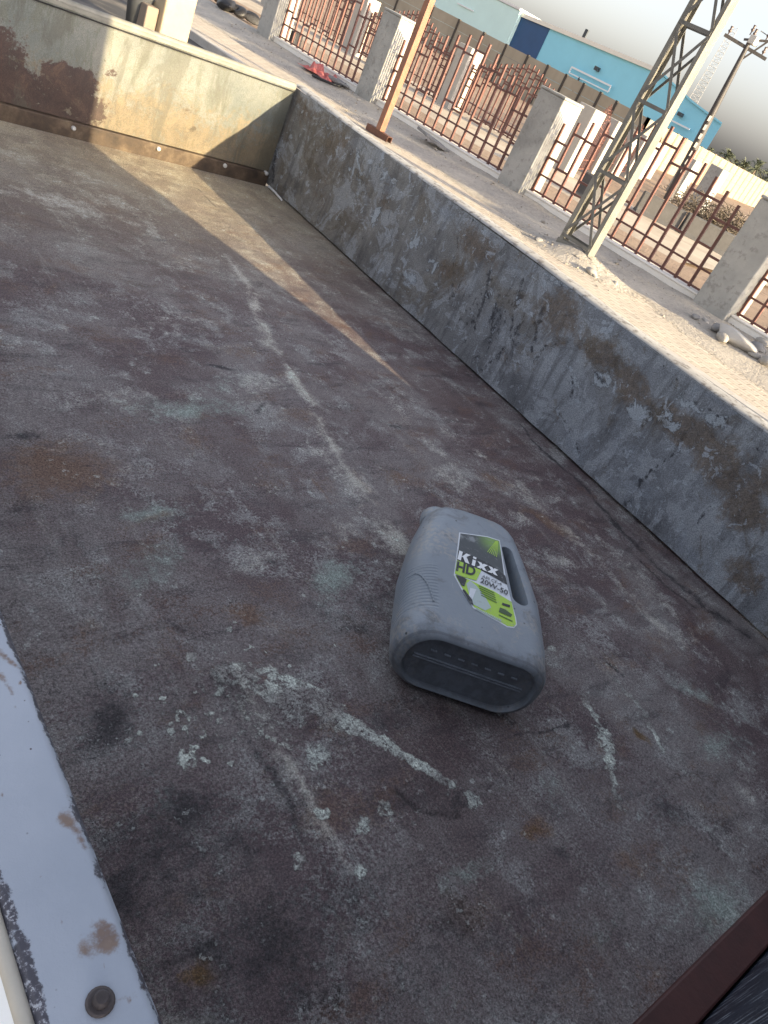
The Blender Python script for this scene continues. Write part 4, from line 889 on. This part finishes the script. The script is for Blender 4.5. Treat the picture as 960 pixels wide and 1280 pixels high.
# ---- cream column and bin beyond the tailgate
mcr = plain('cream_plaster', (.40, .325, .22), .85, .15, 2.5, .006)
q = onz(207, 49, -1.15); o = empty('gate_column', (q[0], q[1], -1.2), math.radians(4)); tag(o, 'thick cream plastered column standing beyond the tailgate', 'column')
m = MB(); m.box(-.23, .23, -.22, .22, 0, 2.6); m.build('shaft', mcr, o, .03)
m = MB(); m.box(-.42, -.235, -.10, .20, 0, .40); m.build('side_plinth', plain('pinkish_plaster', (.24, .19, .145), .85, .15, 3, .006), o, .02)
q = onz(170, 32, -1.15); m = MB(); n = 20
for r_, z in [(.15, 0), (.19, .40), (.205, .42), (.205, .44), (.17, .44), (.14, .03)]:
    m.v += [(r_*math.cos(2*math.pi*j/n), r_*math.sin(2*math.pi*j/n), z) for j in range(n)]
for i in range(5):
    for j in range(n): m.f.append([i*n+j, i*n+(j+1) % n, (i+1)*n+(j+1) % n, (i+1)*n+j]); m.smooth.append(True)
m.f.append(list(range(n))); m.smooth.append(False); m.f.append([5*n+j for j in range(n)]); m.smooth.append(False)
o = m.build('bucket', plain('dark_grey_plastic', (.07, .075, .08), .6, .2, 6, .001)); o.location = (q[0], q[1], -1.17); tag(o, 'dark grey bucket beside the cream column', 'bucket')

# ---- litter and stones at the fence
mdk = plain('black_plastic', (.018, .017, .018), .5, .3, 12, .003)
def lump(name, p, size, mat, seed, sub=3, rough=.35, sq=(1, 1, .6), rz=0.0):
    bm = bmesh.new(); bmesh.ops.create_icosphere(bm, subdivisions=sub, radius=1); rng = random.Random(seed)
    dirs = [Vector((rng.gauss(0, 1), rng.gauss(0, 1), rng.gauss(0, 1))).normalized() for _ in range(9)]; amps = [rng.uniform(-rough, rough) for _ in range(9)]
    cuts = [(Vector((rng.gauss(0, 1), rng.gauss(0, 1), rng.gauss(0, .7))).normalized(), rng.uniform(.62, .9)) for _ in range(7)]
    for v in bm.verts:
        d = v.co.normalized(); r = 1+sum(a*max(0, d.dot(q))**3 for a, q in zip(amps, dirs)); v.co = d*r
        for n_, c_ in cuts:
            e_ = v.co.dot(n_)-c_
            if e_ > 0: v.co -= n_*e_*.9
        v.co = Vector((v.co.x*sq[0]*size, v.co.y*sq[1]*size, v.co.z*sq[2]*size))
    zmin = min(v.co.z for v in bm.verts)
    for v in bm.verts: v.co.z -= zmin
    me = bpy.data.meshes.new(name); bm.to_mesh(me); bm.free(); me.materials.append(mat)
    for p_ in me.polygons: p_.use_smooth = True
    o = bpy.data.objects.new(name, me); COL.objects.link(o); o.location = (p[0], p[1], p[2]-.01); o.rotation_euler = (0, 0, rz); return o
mst = plain('pale_stone', (.36, .34, .31), .9, .25, 14, .01); mgs = plain('grey_stone', (.24, .235, .23), .9, .25, 14, .01)
msack = plain('cement_sack_paper', (.46, .44, .41), .85, .12, 9, .006)
tag(lump('cement_sack', gpos(916, 430), .21, msack, 5, 4, .3, (1.25, .62, .42), ROT+.25), 'pale rounded cement sack lying at the foot of the right edge pillar', 'sack')
stones = [(868, 398, .07, 'small pale stone against the left corner of the right edge pillar'), (880, 403, .06, 'pale stone second along the foot of the right edge pillar'), (888, 404, .05, 'little pale stone in front of the right edge pillar'), (893, 414, .10, 'flat bluish stone left of the cement sack'),
          (900, 426, .09, 'stone touching the near end of the cement sack'), (940, 446, .08, 'broken grey stone right of the cement sack'), (946, 440, .12, 'larger grey stone lying under the cut off panel'), (955, 456, .10, 'grey stone at the right edge of the photo'), (950, 432, .09, 'grey stone close to the low wall at the right edge'),
          (742, 347, .05, 'dark pebble lying in the sand right of the lattice pole'), (768, 356, .05, 'small dark stone on the sunlit pavers below the lattice pole'), (735, 343, .07, 'grey stone at the foot of the lattice pole'), (672, 303, .07, 'pale stone on the sand left of the lattice pole'), (690, 312, .06, 'pale stone touching the left leg of the lattice pole')]
for i, (px, py, r, l) in enumerate(stones):
    tag(lump('stone', gpos(px, py), r, mst if i % 3 else mgs, 20+i, 2, .4, (1.2, .9, .6), i), l, 'stone', 'stones along the fence')
# broken slab of concrete and flat rubbish in front of the second panel
q = gpos(540, 180); m = MB(); m.prism([(-.30, -.12, .01), (.0, -.20, .03), (.28, -.10, .05), (.34, .10, .08), (.05, .20, .07), (-.2, .12, .03)], (0, 0, .045)); m.prism([(-.42, -.2, .0), (-.15, -.28, .0), (.0, -.22, .0), (-.2, -.08, .0)], (0, 0, .03))
o = m.build('broken_slab', mgs, None, .008); o.location = tuple(q); o.rotation_euler = (.05, -.06, ROT+.3); tag(o, 'broken grey concrete slab lying in front of the second fence panel', 'slab')
q = gpos(596, 205); m = MB(); m.prism([(-.2, -.08, .01), (.1, -.12, .01), (.22, .03, .02), (-.05, .12, .02)], (0, 0, .035)); o = m.build('broken_slab', mgs, None, .006); o.location = tuple(q); o.rotation_euler = (0, .03, ROT); tag(o, 'small grey slab fragment in shade right of the broken slab', 'slab')
# red cloth with black hose
mredc = plain('faded_red_cloth', (.40, .07, .06), .9, .4, 9, .01, col2=(.5, .22, .2))
q = gpos(402, 94); bm = bmesh.new(); bmesh.ops.create_grid(bm, x_segments=40, y_segments=24, size=1); rng = random.Random(4)
for v in bm.verts:
    x, y = v.co.x, v.co.y; e_ = max(0, 1-max(abs(x), abs(y))**3)
    z = .10*e_*(.55+.45*math.sin(5*x+2*y)+.35*math.sin(9*y-4*x)+.25*math.sin(13*x+7*y)); v.co = (x*.42+.04*math.sin(7*y), y*.26+.03*math.sin(6*x), max(.004, z*1.3))
me = bpy.data.meshes.new('cloth'); bm.to_mesh(me); bm.free(); me.materials.append(mredc)
for p_ in me.polygons: p_.use_smooth = True
o = bpy.data.objects.new('cloth', me); COL.objects.link(o); sm = o.modifiers.new('thickness', 'SOLIDIFY'); sm.thickness = .006; o.location = tuple(q); o.rotation_euler = (0, 0, ROT+.2); tag(o, 'crumpled red cloth on the ground before the fence', 'cloth')
pts = [(390, 96), (400, 101), (412, 106), (424, 110), (432, 107)]; m = MB(); m.tube([gpos(*p)+np.array([0, 0, .03]) for p in pts], .025, 8); tag(m.build('hose', mdk), 'black curved hose lying under the red cloth', 'hose')
tag(lump('grey_rag', gpos(420, 103), .22, mgs, 61, 3, .5, (1.4, .8, .25), ROT), 'flat grey rag between the red cloth and the fence', 'rag')
q = gpos(364, 58); m = MB(); m.box(-.16, .16, -.12, .12, 0, .30); m.box(-.165, .165, -.125, .125, .26, .285); o = m.build('bag', mdk, None, .03); o.location = tuple(q); o.rotation_euler = (.05, .1, ROT+.2); tag(o, 'small black bag standing against the left end of the fence panel', 'bag')
deb = [(282, 14, .22, 'black rubbish sack at the upper left, foremost of the heap by the fence'), (296, 20, .24, 'black rubbish sack in the middle of the heap by the fence'), (310, 26, .18, 'black rubbish sack at the right of the heap by the fence'), (272, 4, .28, 'black rubbish sack at the very top of the photo')]
for i, (px, py, r, l) in enumerate(deb): tag(lump('rubbish_sack', gpos(px, py), r, mdk, 70+i, 3, .6, (1.3, 1, .6), i), l, 'rubbish', 'black rubbish sacks by the fence')
# loose rubble spread round the pole and the fence foot
m = MB(); rng = random.Random(12)
for i in range(900):
    if i < 330: s, t = tws+rng.gauss(-.05, .55), twt+rng.gauss(-.12, .33)
    else: s, t = rng.uniform(-4, 14), -abs(rng.gauss(0, .5))-.16
    if not -2.8 < t < -.17: continue
    r = min(.05, rng.lognormvariate(-4.6, .55)); z = float(np.interp(0, [0], [0]))
    zz_ = float(pavez(np.array([[t]]), np.array([[s]]))[0, 0]); d_ = math.hypot((t-twt-.03)/.62, (s-tws+.05)); zz_ += .15*max(0, 1-d_)**1.3
    c_ = Vector(fp(s, t, zz_+r*.2)); vs_ = [c_+Vector((rng.uniform(.5, 1.2)*r*a, rng.uniform(.5, 1.2)*r*b, rng.uniform(.4, .9)*r*c)) for a, b, c in ((1, 0, 0), (-1, 0, 0), (0, 1, 0), (0, -1, 0), (0, 0, 1), (0, 0, -1))]
    m.add(vs_, [(0, 2, 4), (2, 1, 4), (1, 3, 4), (3, 0, 4), (2, 0, 5), (1, 2, 5), (3, 1, 5), (0, 3, 5)])
tag(m.build('rubble', plain('sandy_rubble', (.33, .295, .245), .95, .45, 5, .01)), 'loose sandy rubble scattered at the pole and the fence foot', 'rubble', None, 'stuff')

# ---- boundary wall of precast panels, buildings
k = Mat('grey_beige_precast'); n1 = k.noise(.6, 6, .6); n2 = k.noise(8, 6, .65); sv = k.noise(1.2, 5, .6, k.vec((1, 1, .25)))
mw1 = k.fin(k.mix(k.math('MULTIPLY', k.step(sv, .5, .7), .4), k.ramp(n1, [(.35, (.335, .29, .215)), (.65, (.40, .35, .265))]), (.27, .235, .175)), .9, n2, .01, .5)
mw2 = plain('sandy_precast', (.30, .26, .195), .9, .12, .8, .01, rnd=False)
WP0 = np.array([46.0, 33.0]); WZ = -1.75
def onwall(px, py): return onp(px, py, (*WP0, 0), (*NRM, 0))
def wall_run(name, pts, tops, mat, label, postmat):
    c_ = (np.array(pts[0])+np.array(pts[-1]))/2; e = empty(name, (c_[0], c_[1], WZ), world=True); tag(e, label, 'wall')
    m = MB()
    for a, b, za, zb in zip(pts[:-1], pts[1:], tops[:-1], tops[1:]):
        a = np.array(a); b = np.array(b); d_ = (b-a)/np.hypot(*(b-a)); n_ = np.array([-d_[1], d_[0]]); a2, b2 = a+d_*.09, b-d_*.09
        h = (za+zb)/2-WZ
        for r in range(4):
            z0, z1 = WZ+h*r/4+.006, WZ+h*(r+1)/4-.006
            q = [a2-n_*.04, b2-n_*.04, b2+n_*.04, a2+n_*.04]; m.add([(x, y, z0) for x, y in q]+[(x, y, z1) for x, y in q], [(0, 3, 2, 1), (4, 5, 6, 7), (0, 1, 5, 4), (1, 2, 6, 5), (2, 3, 7, 6), (3, 0, 4, 7)])
    m.build('panels', mat, e)
    for p, z in zip(pts, tops):
        m = MB(); m.box(p[0]-.09, p[0]+.09, p[1]-.09, p[1]+.09, WZ-.1, z+.04); m.build('post', postmat, e)
    return e
mpd = plain('dark_joint_post', (.07, .06, .05), .9, .2, 2, .004, rnd=False)
pxs = [(420, -58), (462, -35), (503, -14), (543, 7), (575, 25), (606, 41), (634, 56), (661, 69.5), (686, 82), (709, 93.5), (731, 105), (752, 116), (772, 127), (792, 138), (811, 148)]
P_ = [onwall(*p) for p in pxs]; bend = P_[-1]
wall_run('boundary_wall', [tuple(p[:2]) for p in P_], [p[2] for p in P_], mw1, 'long grey beige precast concrete boundary wall below the mint and blue buildings', mpd)
rd = np.array([.966, .258]); pts = [tuple(bend[:2]+rd*2.2*i) for i in range(0, 34)]; tops = [bend[2]-.004*i for i in range(34)]
wall_run('boundary_wall', pts, tops, mw2, 'sunlit sandy precast boundary wall at the right below the palms', plain('sandy_post', (.22, .18, .13), .9, .12, 2, .004, rnd=False))

BP0 = np.array([72.0, 44.0])
def onbld(px, py, back=0): return onp(px, py, (*(BP0+NRM*back), 0), (*NRM, 0))
def facade(name, pxpoly, mat, parent, depth, back=0):
    m = MB(); m.prism([onbld(px, py, back) for px, py in pxpoly], (*(NRM*depth), 0)); return m.build(name, mat, parent)
mblue = plain('sky_blue_cladding', (.28, .66, .80), .6, .05, .5, .003, rnd=False); mmint = plain('mint_cladding', (.62, .84, .80), .6, .05, .5, .003, rnd=False); mcreamt = plain('cream_fascia', (.80, .76, .66), .6, .06, 1, .003, rnd=False); mnavy = plain('navy_shutter', (.020, .075, .19), .5, .1, 1, .003, rnd=False)
mroof = plain('white_roof_sheet', (.72, .72, .70), .6, .1, 1, .003, rnd=False)
c_ = onbld(770, 130); bl = empty('warehouse', (c_[0], c_[1], -1.9), world=True); tag(bl, 'sky blue gabled warehouse with navy door panel behind the boundary wall', 'warehouse')
def down(px, py):    # same plan position, at the ground
    q = onbld(px, py).copy(); q[2] = -2.0; return q
BDEP = np.array([math.cos(.62), math.sin(.62), 0])*16
f1 = [onbld(651, 20), onbld(735, 54), onbld(823, 90), onbld(867, 130), onbld(902, 156), down(902, 156), down(651, 20)]
m = MB(); m.prism(f1, BDEP); m.build('wall', mblue, bl)
off = -NRM*.25
def band(name, p, w, mat, out=.25, dep=26.6):
    a = [onbld(*q) for q in p]; b = [q+np.array([0, 0, -w]) for q in a]; m = MB()
    for i in range(len(a)-1):
        quad = [a[i], a[i+1], b[i+1], b[i]]; m.prism([q+np.array([*(-NRM*out), 0]) for q in quad], BDEP*1.02)
    return m.build(name, mat, bl)
band('roof_edge', [(649, 14.5), (735, 49.5), (824, 86)], .38, mcreamt); band('roof_edge', [(824, 86), (867, 126.5), (904, 154)], .16, mblue, .2)
nv = [onbld(653, 22), onbld(687, 36.5), down(672, 70), down(635, 55)]
q0, q1 = onbld(652.5, 20.5), onbld(688, 35.5); m = MB(); m.prism([q0+np.array([*(-NRM*.06), 0]), q1+np.array([*(-NRM*.06), 0]), np.array([q1[0], q1[1], -1.95])+np.array([*(-NRM*.06), 0]), np.array([q0[0], q0[1], -1.95])+np.array([*(-NRM*.06), 0])], (*(NRM*.05), 0)); m.build('door_panel', mnavy, bl)
mfix = plain('white_fixture', (.80, .82, .82), .5, .05, 5, .001); mdf = plain('dark_fixture', (.05, .06, .07), .5, .1, 5, .001)
def fix(name, px, py, mat, sx, sz, out=.3):
    q = onbld(px, py); m = MB(); M = Matrix.Translation(q)@Matrix.Rotation(ROT, 4, 'Z'); m.box(-sx, sx, 0, out, -sz, sz, M); return m.build(name, mat, bl)
fix('wall_lamp', 748, 87, mdf, .22, .18, .5); fix('wall_lamp', 852, 144, mdf, .22, .16, .5); fix('roof_vent', 732, 44, mdf, .2, .5, .2)
a, b = onbld(717, 85), onbld(766, 109); m = MB(); o3 = np.array([*(-NRM*.35), 0])
m.bar(a+o3, b+o3, .12, .16); m.bar(a+o3+np.array([0, 0, -.55]), b+o3+np.array([0, 0, -.55]), .10, .10); m.bar(a+o3, a+o3+np.array([0, 0, -.55]), .10, .10); m.bar(b+o3, b+o3+np.array([0, 0, -.55]), .1, .1); m.build('awning_frame', mfix, bl)
q = onbld(727, 98)+o3; m = MB(); m.bar(q, (q[0], q[1], -1.2), .14, .14); q = onbld(741, 103)+o3; m.build('awning_post', mdf, bl)
a, b = onbld(842, 152), onbld(864, 163); m = MB(); m.bar(a+o3, b+o3, .14, .14); m.build('sign_rail', mfix, bl)
c_ = onbld(590, 15); mb_ = empty('warehouse', (c_[0], c_[1], -1.9), world=True); tag(mb_, 'pale mint building left of the blue warehouse, cut off by the top edge', 'warehouse')
m = MB(); a = onbld(430, -75, -.6); b = onbld(650.5, 14, -.6); b2 = onbld(653, 8, -.6)
z1 = a[2]+1.2
m.prism([(a[0], a[1], -2.0), (b[0], b[1], -2.0), tuple(b), tuple(onbld(603, -9, -.6)), tuple(onbld(560, -30, -.6)), (a[0], a[1], z1+1)], (*(NRM*26), 0)); m.build('wall', mmint, mb_)
m = MB(); e0 = [onbld(650.8, 12, -.6), onbld(603, -11, -.6), onbld(560, -32, -.6)]
for i in range(2): m.prism([e0[i]+np.array([*(-NRM*.12), .12]), e0[i+1]+np.array([*(-NRM*.12), .12]), e0[i+1]+np.array([*(-NRM*.12), -.10]), e0[i]+np.array([*(-NRM*.12), -.10])], (*(NRM*26), 0))
m.build('roof_edge', mroof, mb_)
a, b = onbld(572, 4, -.7), onbld(592, 14, -.7); m = MB(); m.bar(a, b, .1, .12); m.build('sign_rail', mfix, mb_)

# ---- utility pole, mast, wires
P0 = atd(847, 229, 33.0); zb = groundz(P0); up = empty('utility_pole', (P0[0], P0[1], zb)); tag(up, 'dark slotted steel utility pole with crossarm behind the fence', 'utility pole')
mup = plain('dark_pole_steel', (.055, .05, .048), .6, .3, 3, .002); mspot = plain('pale_plate', (.6, .58, .52), .6, .1, 8, .001); mins = plain('brown_insulator', (.10, .07, .06), .3, .2, 20, .001)
topP = atd(933, 58, 33.0); Hp = topP[2]-zb+.25; lean = np.array([topP[0]-P0[0], topP[1]-P0[1], 0])
m = MB(); m.tube([np.array([0, 0, -.1]), lean*.5+np.array([0, 0, Hp*.5]), lean+np.array([0, 0, Hp])], [.17, .13, .07], 12); pole = m.build('shaft', mup, up)
for i in range(7):
    z = Hp*(.20+.055*i); m = MB(); M = Matrix.Translation(lean*(z/Hp))@Matrix.Rotation(math.atan2(-P0[1], -P0[0]), 4, 'Z'); m.box(.13, .185, -.045, .045, z-.09, z+.09, M); m.build('slot_plate', mspot, pole)
vd = np.array([P0[1], -P0[0]])/np.hypot(P0[0], P0[1]); vd3 = np.array([*vd, 0])
zc = atd(931, 60, 33.0)[2]-zb
m = MB(); LN = lean; _bar = m.bar; m.bar = lambda a, b, w, h: _bar(a+LN, b+LN, w, h); m.bar(-vd3*.85+np.array([0, 0, zc+.08]), vd3*.80+np.array([0, 0, zc-.02]), .08, .10); m.bar(-vd3*.2+np.array([0, 0, zc+.2]), vd3*.55+np.array([0, 0, zc+.45]), .07, .07); m.bar(vd3*.55+np.array([0, 0, zc+.45]), vd3*.1+np.array([0, 0, zc-.3]), .06, .06); m.build('crossarm', mup, up)
ipos = [(-.75, .08), (-.1, .38), (.02, Hp-zc), (.6, -.02), (.45, .42)]
for x, dz in ipos:
    m = MB(); c_ = lean+vd3*x+np.array([0, 0, zc+dz]); m.tube([c_, c_+np.array([0, 0, .1]), c_+np.array([0, 0, .16]), c_+np.array([0, 0, .2]), c_+np.array([0, 0, .3])], [.02, .02, .07, .035, .05], 10); m.build('insulator', mins, up)
m = MB(); M = Matrix.Translation(lean+vd3*.12+np.array([0, 0, zc+.16])); m.box(-.15, .15, -.13, .13, 0, .26, M); m.build('switch_box', mspot, up, .02)
mwire = plain('wire', (.10, .10, .10), .5, .1, 3, 0)
wl = ['thin overhead wire, lowest, running right from the crossarm', 'thin overhead wire, middle, running right from the pole top', 'thin overhead wire, uppermost, running right from the pole top']
for i, (x, dz) in enumerate([(.6, .3), (.4, .7), (.15, Hp-zc+.3)]):
    a = np.array([P0[0], P0[1], zb])+lean+vd3*x+np.array([0, 0, zc+dz]); b = a+np.array([34, -26, .6+.1*i]); pts = []
    for t in np.linspace(0, 1, 14): pts.append(a+(b-a)*t+np.array([0, 0, -4*.9*t*(1-t)]))
    m = MB(); m.tube(pts, .014, 5); tag(m.build('overhead_wire', mwire), wl[i], 'wire', 'overhead wires at the utility pole')
# far lattice mast
Q0 = atd(862, 130, 140.0); tp = atd(908, 28, 140.0); zt = tp[2]
mm = empty('radio_mast', (Q0[0], Q0[1], -1.5)); tag(mm, 'thin hazy lattice radio mast far behind the lattice pole', 'mast')
mms = plain('mast_steel', (.30, .30, .30), .7, .1, 3, 0); m = MB(); Hm = zt+1.5; wv = np.array([Q0[1], -Q0[0], 0])/np.hypot(Q0[0], Q0[1]); dv_ = np.array([wv[1], -wv[0], 0])
cs = [wv*1.0, -wv*.5+dv_*.87, -wv*.5-dv_*.87]
for c_ in cs: m.tube([c_*1.25, c_*.55+np.array([0, 0, Hm])], .035, 5)
m.build('leg_tubes', mms, mm); m = MB(); nz = 26
for i in range(nz):
    z0, z1 = Hm*i/nz, Hm*(i+1)/nz; f0, f1_ = 1.25-.7*i/nz, 1.25-.7*(i+1)/nz
    for j in range(3): a, b = cs[j], cs[(j+1) % 3]; m.tube([a*f0+np.array([0, 0, z0]), b*f1_+np.array([0, 0, z1])], .018, 4); m.tube([a*f0+np.array([0, 0, z0]), b*f0+np.array([0, 0, z0])], .018, 4)
m.build('lacing', mms, mm)

# ---- yard bits: free pillar, brush heaps
q = atd(884, 246, 44.0); q = onp(884, 246, (*atd(884, 246, 40.0)[:2], 0), (*NRM, 0)); q[2] = groundz(q)
for (px, py, tpx, tpy, dist, l) in [(858, 222, 868, 199, 40, 'short grey pillar standing by the foot of the utility pole'), (886, 246, 901, 210, 36, 'lone grey pillar between two brush heaps before the sandy wall')]:
    a = atd(tpx, tpy, dist); z0 = groundz(a); m = MB(); m.box(-.30, .30, -.30, .30, 0, a[2]-z0); o = m.build('yard_pillar', mpil, None, .02); o.location = (a[0], a[1], z0); o.rotation_euler = (0, 0, ROT); tag(o, l, 'pillar', 'pillars in the yard')
mbr = plain('dry_branches', (.13, .105, .075), .9, .4, 3, .003)
for (px, py, dist, sx, sz, n, l) in [(918, 257, 30, .95, .85, 520, 'big heap of dry branches before the sandy wall'), (877, 233, 34, .45, .75, 160, 'small heap of dry branches left of the lone pillar')]:
    a = atd(px, py, dist); z0 = groundz(a); m = MB(); rng = random.Random(int(px)); tv = np.array([a[1], -a[0], 0])/np.hypot(a[0], a[1])
    for i in range(n):
        x = rng.uniform(-1, 1); hmax = sz*(1-abs(x)**2.2); c_ = tv*x*sx+np.array([rng.gauss(0, .4), rng.gauss(0, .4), rng.uniform(0, 1)**1.3*hmax])
        d_ = np.array([rng.gauss(0, 1), rng.gauss(0, 1), rng.gauss(0, .6)]); d_ *= rng.uniform(.10, .30)/np.linalg.norm(d_); mid = c_+np.array([rng.gauss(0, .06), rng.gauss(0, .06), rng.gauss(0, .06)])
        m.tube([c_-d_, mid, c_+d_], [.016, .012, .006], 4, False)
    o = m.build('brush_heap', mbr); o.location = (a[0], a[1], z0); tag(o, l, 'brush heap', 'heaps of dry branches')

# ---- date palms beyond the wall
mfr = plain('palm_frond', (.12, .135, .085), .8, .35, 1.5, .004); mtr = plain('palm_trunk', (.16, .12, .085), .95, .3, 6, .03)
palml = ['leftmost small palm behind the wall, next to the blue warehouse', 'grey green palm crown above the sandy wall, second from the left', 'palm crown above the sandy wall, third from the left', 'palm crown above the sandy wall, near the right edge', 'palm crown cut off at the right edge of the photo', 'low palm crown tucked between two taller palms']
for i, (px, py, dist, R_) in enumerate([(888, 189, 150, 1.1), (908, 197, 140, 2.2), (929, 209, 135, 2.0), (944, 212, 130, 2.4), (962, 222, 132, 2.6), (918, 206, 150, 1.6)]):
    a = atd(px, py, dist); zt = a[2]; e = empty('palm_tree', (a[0], a[1], -1.6)); tag(e, palml[i], 'palm tree', 'palms beyond the wall'); rng = random.Random(90+i)
    Ht = zt+1.6; m = MB(); m.tube([(0, 0, 0), (.05, .05, Ht*.5), (0, 0, Ht)], [.26, .2, .22], 8); m.build('trunk', mtr, e)
    m = MB()
    for f_ in range(34):
        az = rng.uniform(0, 6.28); el = rng.uniform(-.35, 1.35); L = R_*rng.uniform(.8, 1.15); pts = []
        for t in np.linspace(0, 1, 8):
            r = L*t*math.cos(el)*(1-.12*t); z = L*t*math.sin(el)-L*.62*t*t*(.6+.4*math.cos(el)); pts.append(np.array([r*math.cos(az), r*math.sin(az), Ht+z]))
        m.tube(pts, [.03]*7+[.01], 4, False); sd_ = np.array([-math.sin(az), math.cos(az), 0])
        for t0 in range(1, 8):
            for sub in (0, .33, .66):
                p = pts[t0-1]+(pts[t0]-pts[t0-1])*sub; d_ = pts[t0]-pts[t0-1]; d_ /= np.linalg.norm(d_)
                for sg in (-1, 1):
                    tip = p+(sd_*sg*.75+d_*.6+np.array([0, 0, -.25]))*R_*.20; m.add([p-d_*.035, p+d_*.035, tip], [(0, 1, 2)])
    m.build('crown', mfr, e, fix=False)

for o in list(bpy.data.objects):
    if '_o' in o: del o['_o']
